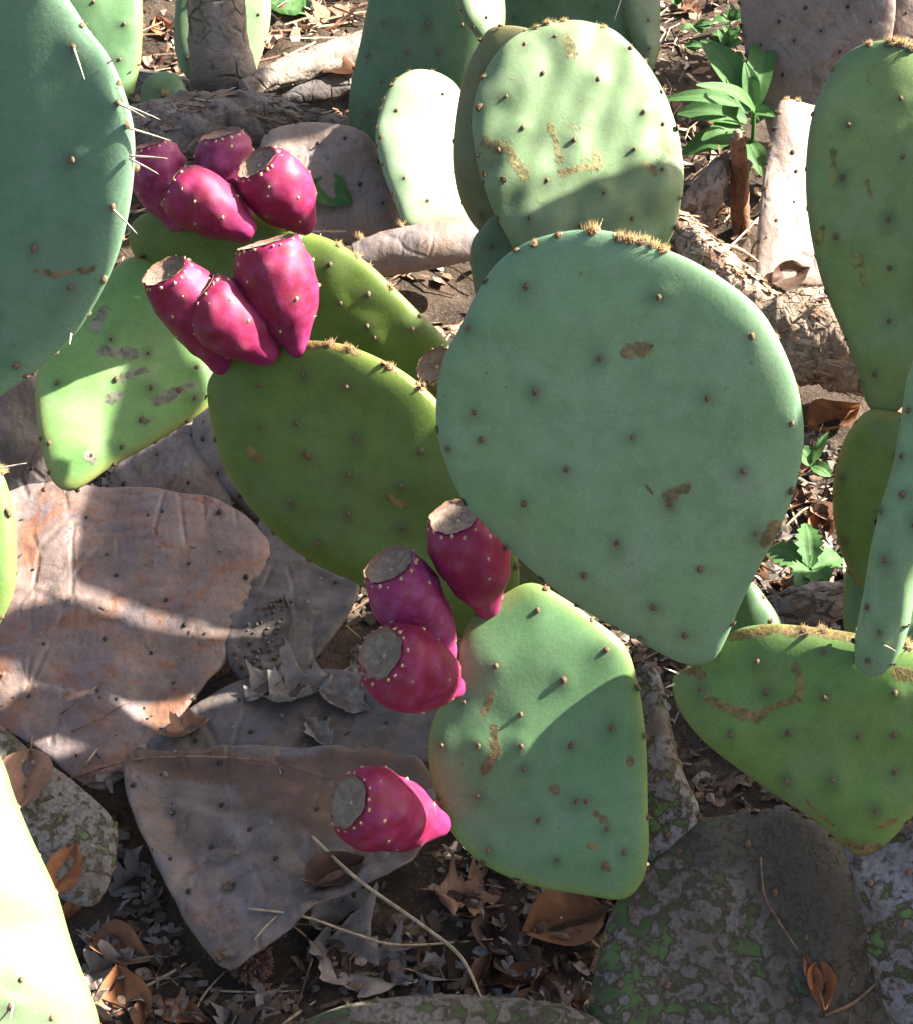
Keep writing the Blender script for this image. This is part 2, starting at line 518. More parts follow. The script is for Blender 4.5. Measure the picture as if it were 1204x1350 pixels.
def sinnoise(rs, x, y, wl, n=7):
    h = np.zeros_like(x)
    for _ in range(n):
        a = rs.uniform(0, 2 * math.pi)
        f = 2 * math.pi / (wl * rs.uniform(0.6, 1.7))
        h += np.sin((x * math.cos(a) + y * math.sin(a)) * f + rs.uniform(0, 6.28))
    return h / math.sqrt(n)


def tuft_geo(V, Fs, MI, p, n, r, nb, bl, rs, dome_m=0, br_m=1, flat=0.55):
    """an areole: woolly dome with bristles"""
    n = n / np.linalg.norm(n)
    t = np.cross(n, (0.3, 0.5, 0.8))
    t /= np.linalg.norm(t)
    b = np.cross(n, t)
    o = len(V)
    k = 7
    for (rr, hh) in ((1.0, -0.25), (0.8, flat * 0.6)):
        for i in range(k):
            a = i * 2 * math.pi / k
            q = rr * r * rs.uniform(0.8, 1.2)
            V.append(p + t * q * math.cos(a) * 0.85 + b * q * math.sin(a) * 1.1 + n * hh * r)
    V.append(p + n * flat * r)
    for i in range(k):
        j = (i + 1) % k
        Fs.append((o + i, o + j, o + k + j, o + k + i))
        Fs.append((o + k + i, o + k + j, o + 2 * k))
        MI += [dome_m, dome_m]
    for _ in range(nb):
        d = n * rs.uniform(0.5, 1.2) + t * rs.normal(0, 0.5) + b * rs.normal(0, 0.5)
        d /= np.linalg.norm(d)
        s = np.cross(d, n + 0.01)
        s /= np.linalg.norm(s) + 1e-9
        u = np.cross(d, s)
        L = bl * rs.uniform(0.6, 1.3)
        w = 0.00012 + bl * 0.022
        q = p + (t * rs.normal(0, 0.4) + b * rs.normal(0, 0.4)) * r
        o = len(V)
        V += [q + s * w, q - s * w * 0.5 + u * w * 0.87, q - s * w * 0.5 - u * w * 0.87, q + d * L]
        Fs += [(o, o + 1, o + 3), (o + 1, o + 2, o + 3), (o + 2, o, o + 3)]
        MI += [br_m] * 3


def segdist(P, poly):
    best = np.full(len(P), 1e9)
    poly = [np.array(q, float) for q in poly]
    if len(poly) == 1:
        poly = poly * 2
    for a, b in zip(poly[:-1], poly[1:]):
        ab = b - a
        t = np.clip(((P - a) @ ab) / max(1e-9, ab @ ab), 0, 1)
        best = np.minimum(best, np.linalg.norm(P - a - t[:, None] * ab, axis=1))
    return best


def spine_obj(parent, p, tip, r=0.00052):
    p, tip = np.array(p), np.array(tip)
    d = tip - p
    L = np.linalg.norm(d)
    d /= L
    s = np.cross(d, (0.2, 0.4, 0.9))
    s /= np.linalg.norm(s)
    u = np.cross(d, s)
    V, Fs = [], []
    rings = [(-0.02, 0.9), (0.0, 1.25), (0.12, 1.0), (0.5, 0.75), (0.85, 0.4)]
    for (t, rr) in rings:
        for i in range(6):
            a = i * math.pi / 3
            V.append(p + d * L * t + (s * math.cos(a) + u * math.sin(a)) * r * rr + u * 0.03 * L * t * t)
    for k in range(len(rings) - 1):
        for i in range(6):
            j = (i + 1) % 6
            Fs.append((k * 6 + i, k * 6 + j, k * 6 + 6 + j, k * 6 + 6 + i))
    V.append(tip + u * 0.03 * L)
    k = (len(rings) - 1) * 6
    for i in range(6):
        Fs.append((k + i, k + (i + 1) % 6, len(V) - 1))
    return mesh_obj('spine', V, Fs, M['spine'], parent)


def pad(parent, outline, mat, d=None, z=None, n=None, nw=None, T=0.02, und=0.0012, uwl=0.07, bend=0.0, bend2=0.0,
        areoles=None, sp=0.031, style='live', scars=(), tufts=(), spines=(), name='pad', label=None, surface=False,
        seed=1, q=1.0, pw=4.0, rim_sp=0.024, wrinkle=0.0, fur=False, ar=1.0, edgen=0.0, anchor=None, lift=0.0):
    """a cactus pad: a plump cushion of real size standing in its own plane"""
    rs = np.random.default_rng(seed)
    M_ = M[mat]
    outl = np.array(outline, float)
    cx, cy = outl.mean(0) if anchor is None else anchor
    if d is None:
        d = dz(cx, cy, z)
    N = np.array(nw, float) / np.linalg.norm(nw) if nw is not None else wdir(*n)
    A = at(cx, cy, d)

    def onplane(x, y):
        r = ray(x, y)
        return C_ + r * (((A - C_) @ N) / (r @ N))
    e1 = R_ - N * (R_ @ N)
    if np.linalg.norm(e1) < 0.2:
        e1 = U_ - N * (U_ @ N)
    e1 /= np.linalg.norm(e1)
    e2 = np.cross(N, e1)
    O3 = np.array([onplane(*p) for p in spline(outl, 300)])
    O2 = np.stack([(O3 - A) @ e1, (O3 - A) @ e2], 1)
    x, y = O2[:, 0], O2[:, 1]
    x1, y1 = np.roll(x, -1), np.roll(y, -1)
    cr = x * y1 - x1 * y
    ar2 = cr.sum()
    c2 = np.array([((x + x1) * cr).sum(), ((y + y1) * cr).sum()]) / (3 * ar2)
    rel = O2 - c2
    ang = np.arctan2(rel[:, 1], rel[:, 0])
    rad = np.linalg.norm(rel, axis=1)
    od = np.argsort(ang)
    ang, rad = ang[od], rad[od]
    angw = np.concatenate([ang - 2 * math.pi, ang, ang + 2 * math.pi])
    radw = np.concatenate([rad] * 3)
    Rm = math.sqrt(abs(ar2) / 2 / math.pi)
    ph = rs.uniform(0, 6.28, 6)

    def rb(th):
        r = np.interp(th, angw, radw)
        if edgen:
            r = r * (1 + edgen * (np.sin(th * 7 + ph[0]) + np.sin(th * 13 + ph[1]) * 0.7 + np.sin(th * 23 + ph[2]) * 0.5))
        return r
    NA = int(max(48, min(176, 176 * q * (Rm / 0.09) ** 0.6)))
    NR = int(max(14, min(44, 44 * q * (Rm / 0.09) ** 0.6)))
    th = np.linspace(-math.pi, math.pi, NA, endpoint=False)
    RB = rb(th)
    ss = 1 - (1 - np.arange(1, NR + 1) / NR) ** 1.75
    ustate = rs.integers(1 << 30)

    def undul(x, y):
        r2 = np.random.default_rng(ustate)
        h = und * sinnoise(r2, x, y, uwl)
        if wrinkle:
            h = h + wrinkle * np.abs(sinnoise(r2, x * 1.0, y * 2.6, 0.05))
        h = h + bend * ((x / Rm) ** 2) + bend2 * ((y / Rm) ** 2)
        return h

    def prof(s):
        return 0.5 * T * np.sqrt(np.clip(1 - s ** pw, 0, 1)) * (1 - 0.12 * s)
    S = np.concatenate([[0], np.repeat(ss, NA)])
    TH = np.concatenate([[0], np.tile(th, NR)])
    RR = np.concatenate([[0], np.outer(ss, RB).ravel()])
    X = c2[0] + RR * np.cos(TH)
    Y = c2[1] + RR * np.sin(TH)
    B = A + X[:, None] * e1 + Y[:, None] * e2
    PX = topx(B)
    ud = undul(X - c2[0], Y - c2[1])
    # areoles on the face towards the picture
    pts = []
    if areoles is not None:
        for (ax, ay) in areoles:
            P = onplane(ax, ay)
            pts.append(((P - A) @ e1, (P - A) @ e2))
    auto = []
    rot = rs.uniform(0.4, 1.0)
    g = int(2 * Rm / sp) + 3
    for i in range(-g, g + 1):
        for j in range(-g, g + 1):
            a, b = (i + 0.5 * (j % 2)) * sp, j * sp * 0.87
            xx = a * math.cos(rot) - b * math.sin(rot) + rs.normal(0, sp * 0.09)
            yy = a * math.sin(rot) + b * math.cos(rot) + rs.normal(0, sp * 0.09)
            if math.hypot(xx, yy) < 0.9 * rb(math.atan2(yy, xx)):
                auto.append((xx + c2[0], yy + c2[1]))
    front = pts if areoles is not None else auto
    back = auto

    def halo(pl, x, y, w):
        h = np.zeros_like(x)
        hr = np.random.default_rng(seed + 5)
        for (a, b) in pl:
            ww, st, ex = w * hr.uniform(0.55, 1.15), hr.uniform(0.45, 1.0), hr.uniform(0.8, 1.25)
            h = np.maximum(h, st * np.exp(-(((x - a) * ex) ** 2 + ((y - b) / ex) ** 2) / (2 * ww * ww)))
        return h
    hw = 0.0036 if style == 'live' else 0.003
    hf = halo(front, X, Y, hw)
    hb = halo(back, X, Y, hw)
    dim = 0.0011 if style == 'live' else -0.0004
    pfz = prof(S)
    if lift:
        q_ = np.clip((S - 0.72) / 0.28, 0, 1)
        ud = ud + lift * q_ * q_ * (3 - 2 * q_) * (0.6 + 0.4 * np.sin(TH * 2 + ph[3]))
    fr = B + N * (pfz + ud + np.where(S < 0.97, dim * halo(front, X, Y, 0.0055), 0))[:, None]
    bk = B + N * (-pfz + ud)[:, None]
    scar = np.zeros(len(X))
    for (poly, w) in scars:
        scar = np.maximum(scar, np.clip(1.15 - segdist(PX, poly) / w, 0, 1))
    nf = len(X)
    V = np.concatenate([fr, bk[:nf - NA]])
    ud0 = ud
    att = dict(rim=np.concatenate([S, S[:nf - NA]]), halo=np.concatenate([hf, hb[:nf - NA]]), scar=np.concatenate([scar, np.zeros(nf - NA)]))
    Fs = []
    for side in (0, 1):
        off = 0 if side == 0 else nf

        def vi(k, j):
            if k == NR - 1:
                return 1 + k * NA + j
            return off + 1 + k * NA + j
        for j in range(NA):
            j2 = (j + 1) % NA
            f = (off, vi(0, j), vi(0, j2))
            Fs.append(f if side == 0 else f[::-1])
            for k in range(NR - 1):
                f = (vi(k, j), vi(k + 1, j), vi(k + 1, j2), vi(k, j2))
                Fs.append(f if side == 0 else f[::-1])
    o = mesh_obj(name, V, Fs, M_, parent, att)
    if label and parent is not None:
        o['label'] = label
    if surface:
        add_surface(V, Fs)

    # areoles: woolly knobs with bristles, joined per pad
    AV, AF, AM = [], [], []

    def surf(a, b, sgn):
        xx, yy = np.array([a - c2[0]]), np.array([b - c2[1]])
        s = min(0.985, float(np.hypot(xx, yy)[0] / rb(math.atan2(yy[0], xx[0]))))
        lf = lift * max(0, min(1, (s - 0.72) / 0.28)) ** 2 * 1.6
        hh = lf + sgn * prof(np.array([s]))[0] + undul(xx, yy)[0] + (dim * 0.9 if sgn > 0 else 0)
        # tilt of the surface
        outv = (e1 * xx[0] + e2 * yy[0])
        outv = outv / (np.linalg.norm(outv) + 1e-9)
        sl = (prof(np.array([max(0, s - 0.04)]))[0] - prof(np.array([min(1, s + 0.015)]))[0]) / (0.055 * Rm)
        nn = N * sgn + outv * sl
        return A + e1 * a + e2 * b + N * hh, nn / np.linalg.norm(nn)
    rad_a = {'live': 0.0017, 'dead': 0.0019, 'cork': 0.0022}[style] * ar
    for lst, sgn in ((front, 1), (back, -1)):
        for (a, b) in lst:
            P, nn = surf(a, b, sgn)
            tuft_geo(AV, AF, AM, P, nn, rad_a * rs.uniform(0.75, 1.2), (4 if style == 'live' else 2) if sgn > 0 else 0,
                     0.0022 if style == 'live' else 0.001, rs)
    # along the rim
    per = rb(th)
    px_ = np.stack([c2[0] + per * np.cos(th), c2[1] + per * np.sin(th)], 1)
    seg = np.linalg.norm(np.roll(px_, -1, 0) - px_, axis=1)
    cum = np.cumsum(seg)
    m = max(5, int(cum[-1] / rim_sp))
    for i in range(m):
        s0 = (i + rs.uniform(-0.2, 0.2)) * cum[-1] / m
        j = int(np.searchsorted(cum, s0 % cum[-1])) % NA
        P = A + e1 * px_[j, 0] + e2 * px_[j, 1] + N * (undul(np.array([px_[j, 0] - c2[0]]), np.array([px_[j, 1] - c2[1]]))[0] + rs.normal(0, T * 0.12))
        outv = e1 * math.cos(th[j]) + e2 * math.sin(th[j])
        tuft_geo(AV, AF, AM, P - outv * 0.0006, outv + N * rs.normal(0, 0.2), rad_a * rs.uniform(0.9, 1.4), 6 if fur else 3, 0.0035 if fur else 0.002, rs)
    ao = mesh_obj('areoles', AV, AF, [M['areole_d'] if style == 'dead' else M['areole'], M['gloch']], o, None, True, AM)
    ao['kind'] = 'stuff'
    # golden tufts seen on the rim
    for (tx, ty, sz) in tufts:
        P = onplane(tx, ty)
        v2 = np.array([(P - A) @ e1, (P - A) @ e2]) - c2
        t0 = math.atan2(v2[1], v2[0])
        outv = e1 * math.cos(t0) + e2 * math.sin(t0)
        rr = float(rb(t0))
        sfrac = min(1.0, np.linalg.norm(v2) / rr)
        P = A + e1 * c2[0] + e2 * c2[1] + outv * rr * sfrac
        P = P + N * (undul(np.array([outv @ e1 * rr * sfrac]), np.array([outv @ e2 * rr * sfrac]))[0] + prof(np.array([min(sfrac, 1.0)]))[0])
        TV, TF, TM = [], [], []
        tuft_geo(TV, TF, TM, P - outv * 0.001, outv + N * 0.5 * (1.3 - sfrac), 0.0034 * sz, int(80 * sz), 0.0042 * sz, rs)
        mesh_obj('glochid_tuft', TV, TF, [M['areole'], M['gloch']], o, None, True, TM)
    for (sx, sy, tx, ty, toward) in spines:
        P = onplane(sx, sy)
        v2 = np.array([(P - A) @ e1, (P - A) @ e2]) - c2
        t0 = math.atan2(v2[1], v2[0])
        sfrac = min(1.0, np.linalg.norm(v2) / float(rb(t0)))
        a, b = c2 + np.array([math.cos(t0), math.sin(t0)]) * float(rb(t0)) * min(sfrac, 0.995)
        P, nn = surf(a, b, 1)
        dd = (P - C_) @ F_
        spine_obj(o, P, at(tx, ty, dd - toward))
    return o


def fruit(parent, base, top, db, k, wpx, mat='fruit', neck=0.3, scar_r=0.66, seed=0, belly=0.62, label=None, name='fruit'):
    rs = np.random.default_rng(seed + 77)
    proj = math.hypot(top[0] - base[0], top[1] - base[1])
    dt = db - k * proj * K * db
    Pb, Pt = at(*base, db), at(*top, dt)
    ax = Pt - Pb
    L = np.linalg.norm(ax)
    ax /= L
    R = 0.5 * wpx * K * (db + dt) * 0.5
    s = np.cross(ax, F_)
    s /= np.linalg.norm(s)
    u = np.cross(s, ax)
    pr = [(-0.04, neck * 0.55), (0.0, neck * 0.85), (0.07, neck * 1.1), (0.18, neck + (1 - neck) * 0.30), (0.34, neck + (1 - neck) * 0.72), (belly - 0.12, 0.95), (belly, 1.0),
          (0.78, 0.955), (0.90, 0.85), (0.965, scar_r + 0.075), (0.99, scar_r + 0.02)]
    ts = np.linspace(-0.04, 0.99, 46)
    # smooth interpolation through the profile (monotone cubic by Catmull-Rom over x)
    px, py = np.array([a for a, _ in pr]), np.array([b for _, b in pr])
    sl = np.gradient(py, px)
    r = []
    for t in ts:
        i = min(len(px) - 2, max(0, int(np.searchsorted(px, t) - 1)))
        h = px[i + 1] - px[i]
        w = (t - px[i]) / h
        r.append((2 * w ** 3 - 3 * w ** 2 + 1) * py[i] + (w ** 3 - 2 * w * w + w) * h * sl[i] + (-2 * w ** 3 + 3 * w * w) * py[i + 1] + (w ** 3 - w * w) * h * sl[i + 1])
    r = np.array(r) * R
    nseg = 44
    cv = rs.normal(0, 0.025, 2) * L
    ars = []
    for row, t in enumerate((0.30, 0.52, 0.72, 0.86)):
        kk = 5 if row < 2 else 6
        for i in range(kk):
            ars.append((t + rs.normal(0, 0.03), (i + 0.5 * (row % 2)) * 2 * math.pi / kk + rs.normal(0, 0.15)))
    for i in range(15):
        ars.append((0.965 + rs.normal(0, 0.008), i * 2 * math.pi / 15 + rs.normal(0, 0.1)))
    V, hal, nk = [], [], []

    def pos(t, a, rr):
        bend = math.sin(min(1, max(0, t)) * math.pi)
        return Pb + ax * L * t + s * (math.cos(a) * rr + cv[0] * bend) + u * (math.sin(a) * rr + cv[1] * bend)
    p1, p2 = rs.uniform(0, 6.28, 2)
    for t, rr in zip(ts, r):
        for j in range(nseg):
            a = j * 2 * math.pi / nseg
            hh = 0
            for (ta, aa) in ars[:22]:
                da = (a - aa + math.pi) % (2 * math.pi) - math.pi
                q = ((t - ta) * L) ** 2 + (da * rr) ** 2
                hh = max(hh, math.exp(-q / (2 * 0.0026 ** 2)))
            w = 1 + 0.022 * math.sin(3 * a + p1 + 2 * t) + 0.015 * math.sin(5 * a + p2 - 3 * t)
            if t < 0.97:
                w += min(1, (0.97 - t) * 8) * (0.020 * math.sin(2 * a + 9 * t + p2) + 0.012 * math.sin(4 * a - 13 * t + p1) + 0.008 * math.sin(9 * a + 17 * t))
            V.append(pos(t, a, rr * w + 0.0008 * hh))
            hal.append(hh)
            nk.append(max(0.0, 1 - t / 0.33) if t > 0 else 1)
    n0 = len(V)
    V.append(Pb - ax * 0.05 * L)
    hal.append(0)
    nk.append(1)
    Fs = []
    for k_ in range(len(ts) - 1):
        for j in range(nseg):
            j2 = (j + 1) % nseg
            Fs.append((k_ * nseg + j, k_ * nseg + j2, k_ * nseg + nseg + j2, k_ * nseg + nseg + j))
    for j in range(nseg):
        Fs.append((j, n0, (j + 1) % nseg))
    # close the top under the scar
    V.append(Pb + ax * L * 0.80)
    hal.append(0)
    nk.append(0)
    k_ = (len(ts) - 1) * nseg
    for j in range(nseg):
        Fs.append((k_ + j, k_ + (j + 1) % nseg, n0 + 1))
    o = mesh_obj(name, V, Fs, M[mat], parent, dict(halo=hal, neck=nk))
    if label:
        o['label'] = label
    # dished scar where the flower fell off
    rl = r[-1]
    SV, SF, SR = [], [], []
    rings = [1.0, 0.985, 0.93, 0.8, 0.62, 0.42, 0.2]
    for q in rings:
        for j in range(nseg):
            a = j * 2 * math.pi / nseg
            w = 1 + 0.022 * math.sin(3 * a + p1 + 2 * 0.99) + 0.015 * math.sin(5 * a + p2 - 3 * 0.99)
            hgt = 0.987 + (0.012 if q > 0.95 else 0) - 0.05 * (1 - q ** 2)
            SV.append(pos(hgt, a, rl * w * q * (1.004 + (0.035 * math.sin(7 * a + p1) + 0.025 * math.sin(13 * a + p2) if q > 0.95 else 0))) + ax * rs.normal(0, 0.00022))
            SR.append(q)
    SV.append(pos(0.942, 0, 0))
    SR.append(0)
    for k_ in range(len(rings) - 1):
        for j in range(nseg):
            j2 = (j + 1) % nseg
            SF.append((k_ * nseg + j, k_ * nseg + j2, k_ * nseg + nseg + j2, k_ * nseg + nseg + j))
    for j in range(nseg):
        SF.append(((len(rings) - 1) * nseg + j, (len(rings) - 1) * nseg + (j + 1) % nseg, len(SV) - 1))
    mesh_obj('flower_scar', SV, SF, M['scar'], o, dict(rad=SR))
    AV, AF, AM = [], [], []
    for idx, (ta, aa) in enumerate(ars):
        rr = float(np.interp(ta, ts, r))
        P = pos(ta, aa, rr * 1.012)
        nn = s * math.cos(aa) + u * math.sin(aa) + ax * (0.5 if ta > 0.9 else 0.0)
        tuft_geo(AV, AF, AM, P, nn, 0.00092 * rs.uniform(0.7, 1.4), 4, 0.0015 if idx < 22 else 0.002, rs)
    tuft_geo(AV, AF, AM, pos(0.945, 0, 0), ax, 0.0011, 2, 0.001, rs)
    ao = mesh_obj('areoles', AV, AF, [M['areole_f'], M['areole_f']], o, None, True, AM)
    ao['kind'] = 'stuff'
    return o


def tube(name, path, rads, mat, parent=None, seg=20, rough=0.0, seed=0, sub=6, surface=False, flatten=1.0, closed=True):
    """round stem through 3D points, with bumpy bark"""
    rs = np.random.default_rng(seed)
    P = np.array(path, float)
    n = len(P)
    pts, rr = [], []
    for i in range(n - 1):
        p0, p1, p2, p3 = P[max(0, i - 1)], P[i], P[i + 1], P[min(n - 1, i + 2)]
        for t in np.linspace(0, 1, sub, endpoint=False):
            pts.append(0.5 * (2 * p1 + (p2 - p0) * t + (2 * p0 - 5 * p1 + 4 * p2 - p3) * t * t + (3 * p1 - p0 - 3 * p2 + p3) * t ** 3))
            rr.append(rads[i] * (1 - t) + rads[i + 1] * t)
    pts.append(P[-1])
    rr.append(rads[-1])
    pts = np.array(pts)
    V, Fs = [], []
    tan = np.gradient(pts, axis=0)
    s = None
    for i, (p, r) in enumerate(zip(pts, rr)):
        t = tan[i] / (np.linalg.norm(tan[i]) + 1e-9)
        if s is None:
            s = np.cross(t, (0.15, 0.3, 0.95))
            if np.linalg.norm(s) < 0.2:
                s = np.cross(t, (1, 0, 0))
        s = s - t * (s @ t)
        s /= np.linalg.norm(s)
        u = np.cross(t, s)
        for j in range(seg):
            a = j * 2 * math.pi / seg
            k = 1.0
            if rough:
                k += rough * (math.sin(3 * a + i * 0.23 + seed) * 0.5 + math.sin(5 * a - i * 0.51 + seed * 2) * 0.4 + math.sin(9 * a + i * 0.9) * 0.25 + rs.normal(0, 0.25))
            V.append(p + (s * math.cos(a) + u * math.sin(a) * flatten) * r * k)
    m = len(pts)
    for i in range(m - 1):
        for j in range(seg):
            j2 = (j + 1) % seg
            Fs.append((i * seg + j, i * seg + j2, i * seg + seg + j2, i * seg + seg + j))
    V.append(pts[0] - (tan[0] / np.linalg.norm(tan[0])) * rr[0] * 0.25)
    V.append(pts[-1] + (tan[-1] / np.linalg.norm(tan[-1])) * rr[-1] * 0.25)
    for j in range(seg):
        j2 = (j + 1) % seg
        Fs.append((j2, j, m * seg))
        Fs.append(((m - 1) * seg + j, (m - 1) * seg + j2, m * seg + 1))
    o = mesh_obj(name, V, Fs, M[mat], parent, dict(rim=np.zeros(len(V)), halo=np.zeros(len(V)), vein=np.zeros(len(V))))
    if surface:
        add_surface(V, Fs)
    return o

# ------------------------------------------------------------------ ground
def gz(x, y):
    return (0.006 * np.sin(x * 9 + 1) * np.cos(y * 7) + 0.004 * np.sin(x * 23 + y * 17) + 0.0025 * np.sin(x * 51 - y * 37) + 0.0018 * np.sin(x * 113 + y * 91 + 2)) - 0.004


def axis(c0, c1, step, far):
    a = list(np.arange(c0, c1 + 1e-6, step))
    s = step
    lo, hi = a[0], a[-1]
    L, Hh = [], []
    while hi < far:
        s *= 1.5
        hi += s
        lo -= s
        Hh.append(hi)
        L.append(lo)
    return np.array(L[::-1] + a + Hh)


gx, gy = axis(-0.75, 0.75, 0.008, 40), axis(0.45, 2.5, 0.008, 40)
GX, GY = np.meshgrid(gx, gy)
GZ = gz(np.clip(GX, -3, 3), np.clip(GY, -3, 5))
GV = np.stack([GX, GY, GZ], -1).reshape(-1, 3)
nx_ = len(gx)
GF = [(j * nx_ + i, j * nx_ + i + 1, (j + 1) * nx_ + i + 1, (j + 1) * nx_ + i) for j in range(len(gy) - 1) for i in range(nx_ - 1)]
gobj = mesh_obj('ground', GV, GF, M['soil'])
gobj['kind'] = 'structure'
add_surface(GV, GF)

# ------------------------------------------------------------------ fallen dead pads
DEAD = 'dead pads lying on the ground'


def fallen(label, outline, mat, name='fallen_cactus_pad', **kw):
    o = pad(None, outline, mat, style=kw.pop('style', 'dead'), surface=True, name=name, **kw)
    # areoles stay its child; origin moved to the base of the pad
    return tag(o, label, 'dead pad', DEAD)


fallen('large rusty brown dead pad with bright sun streaks, lying flat',
       [(13, 650), (60, 641), (142, 643), (209, 648), (284, 661), (325, 678), (352, 708), (356, 740), (346, 788), (326, 828), (300, 870), (270, 908), (240, 945), (205, 992),
        (168, 1022), (142, 1045), (112, 1034), (67, 1004), (22, 973), (-40, 940), (-100, 870), (-100, 760), (-60, 685)],
       'd_brown', z=0.048, nw=(0.06, -0.22, 0.97), T=0.016, pw=5, und=0.0024, uwl=0.08, seed=3, bend=-0.003, wrinkle=0.0009, lift=0.003, edgen=0.006,
       areoles=[(30, 690), (155, 765), (250, 750), (197, 687), (215, 682), (115, 690), (325, 765), (290, 680), (220, 800), (60, 860), (140, 850), (200, 865), (230, 905), (130, 920), (155, 930), (245, 830), (40, 925), (270, 840)])
fallen('broad grey purple dead pad with a raised rim, beside the lowest fruit',
       [(170, 1012), (188, 999), (240, 1002), (320, 992), (400, 990), (480, 994), (550, 1012), (580, 1060), (575, 1110), (535, 1155), (475, 1180), (425, 1200), (390, 1225),
        (350, 1255), (315, 1280), (290, 1278), (262, 1245), (232, 1195), (205, 1145), (182, 1090), (167, 1045)],
       'd_grey', z=0.032, nw=(-0.05, -0.10, 0.98), T=0.009, pw=8, und=0.0022, uwl=0.07, seed=5, bend=0.002, wrinkle=0.0022, lift=0.010, edgen=0.006, scars=[([(190, 1008), (260, 1012), (330, 1025), (420, 1018), (500, 1015), (570, 1040)], 26), ([(400, 1060), (480, 1045), (560, 1070)], 14), ([(470, 1140), (420, 1170)], 18), ([(350, 1045), (430, 1080), (520, 1090), (560, 1120)], 48)],
       areoles=[(213, 1028), (231, 1078), (181, 1051), (294, 1067), (252, 1185), (228, 1147), (309, 1170), (365, 1137), (292, 1015), (372, 1025), (330, 1100), (420, 1080), (440, 1140), (280, 1120)])
fallen('small dark grey dead pad wedged behind the rusty brown dead pad and the olive pad',
       [(352, 680), (400, 728), (440, 758), (474, 776), (462, 812), (432, 852), (402, 884), (362, 905), (318, 900), (296, 850), (310, 780), (330, 720)],
       'd_dark', z=0.045, nw=(0.0, -0.18, 0.98), T=0.009, pw=7, seed=7, lift=0.003, wrinkle=0.0008, areoles=[(443, 772), (385, 800), (350, 840)])
fallen('smooth grey dead pad showing between the sunlit scabby pad and the rusty brown dead pad',
       [(144, 632), (160, 608), (215, 572), (255, 562), (290, 600), (305, 640), (300, 690), (250, 720), (180, 710), (140, 670)],
       'd_grey', z=0.06, nw=(0.0, -0.5, 0.86), T=0.010, pw=7, seed=8, areoles=[(209, 602), (165, 640), (250, 640)], wrinkle=0.0004)
fallen('narrow grey brown dead pad edge tucked behind the olive pad',
       [(262, 540), (253, 565), (260, 600), (283, 636), (316, 670), (346, 694), (380, 690), (370, 630), (330, 570), (295, 535)],
       'd_tan', z=0.07, nw=(-0.1, -0.65, 0.75), T=0.018, seed=9, areoles=[(270, 580), (290, 625), (320, 655)])
fallen('flat grey dead pad half buried in dark litter below the olive pad',
       [(195, 995), (235, 950), (300, 905), (380, 888), (460, 890), (540, 900), (595, 925), (600, 985), (545, 1012), (450, 1020), (350, 1025), (260, 1022)],
       'd_dark', z=0.034, nw=(0.0, -0.06, 1.0), T=0.009, pw=7, seed=10, wrinkle=0.001, lift=0.003, areoles=[(332, 972), (510, 960), (430, 950), (260, 985)], und=0.002)
fallen('mossy olive grey dead pad beside the glaring pale pad',
       [(-30, 955), (0, 958), (52, 999), (101, 1033), (147, 1076), (156, 1112), (144, 1168), (123, 1194), (95, 1190), (55, 1170), (15, 1130), (-30, 1080), (-60, 1010)],
       'd_olive', z=0.052, nw=(0.12, -0.3, 0.95), T=0.014, pw=6, seed=11, style='cork', areoles=[(80, 1031), (90, 1080), (120, 1132), (100, 1150), (55, 1060)])
fallen('brown cracked dead pad standing behind the sunlit scabby pad',
       [(-20, 480), (40, 490), (70, 540), (85, 620), (60, 668), (0, 680), (-70, 660), (-90, 580), (-60, 500)],
       'd_dark', z=0.10, nw=(0.1, -0.75, 0.65), T=0.02, seed=12, und=0.003)
fallen('greenish grey pad lying low with only its curved back above the dark leaf litter',
       [(380, 1362), (420, 1338), (470, 1322), (540, 1313), (610, 1311), (700, 1317), (770, 1334), (820, 1368), (830, 1430), (760, 1500), (620, 1530), (460, 1500), (380, 1430)],
       'cork', z=0.045, nw=(0.0, -0.5, 0.87), T=0.03, seed=13, style='cork', und=0.002)
fallen('pinkish tan dead pad upright behind the fruits with a small green leaf before it',
       [(352, 175), (400, 163), (456, 165), (488, 182), (510, 225), (527, 275), (520, 312), (440, 325), (385, 315), (352, 265), (342, 215)],
       'd_tan', z=0.055, n=(0.05, 0.1, 1), T=0.016, seed=14, und=0.002, areoles=[(455, 185), (500, 215), (505, 270), (420, 190), (440, 270), (475, 245)])
fallen('sunlit beige dead pad with knobbed edge beside the reddish cut branch',
       [(1024, 142), (1036, 131), (1068, 138), (1100, 150), (1125, 220), (1125, 310), (1090, 372), (1040, 375), (1002, 372), (999, 310), (1004, 255), (1016, 190)],
       'd_tan', z=0.07, n=(0.35, 0.25, 0.9), T=0.016, seed=15, style='dead', areoles=[(1040, 205), (1045, 230), (1018, 295), (1060, 280), (1070, 230), (1042, 270)],
       tufts=[(1036, 131, 0.9), (1050, 133, 0.9), (1024, 150, 0.7), (1016, 190, 0.7), (1010, 220, 0.7), (1006, 250, 0.6)])
fallen('tall grey brown dead pad upright behind the leafy seedling',
       [(974, -50), (977, 25), (986, 85), (1003, 140), (1020, 190), (1050, 215), (1120, 200), (1160, 135), (1174, 60), (1181, 0), (1165, -80), (1085, -130), (1000, -110)],
       'd_tan', z=0.11, n=(-0.35, -0.1, 0.93), T=0.018, seed=16, areoles=[(1050, 55), (1085, 42), (1065, 12), (1035, 100), (1120, 10), (1110, 70), (1150, 30), (1005, 60), (1140, 95), (1030, 30)], wrinkle=0.0006)
fallen('pinkish dead pad whose edge shows behind the streaked pad top and tall grey brown pad',
       [(1170, 20), (1180, -40), (1240, -80), (1310, -20), (1310, 80), (1240, 140), (1185, 110)],
       'd_tan', z=0.10, n=(-0.1, 0.0, 1), T=0.018, seed=17)

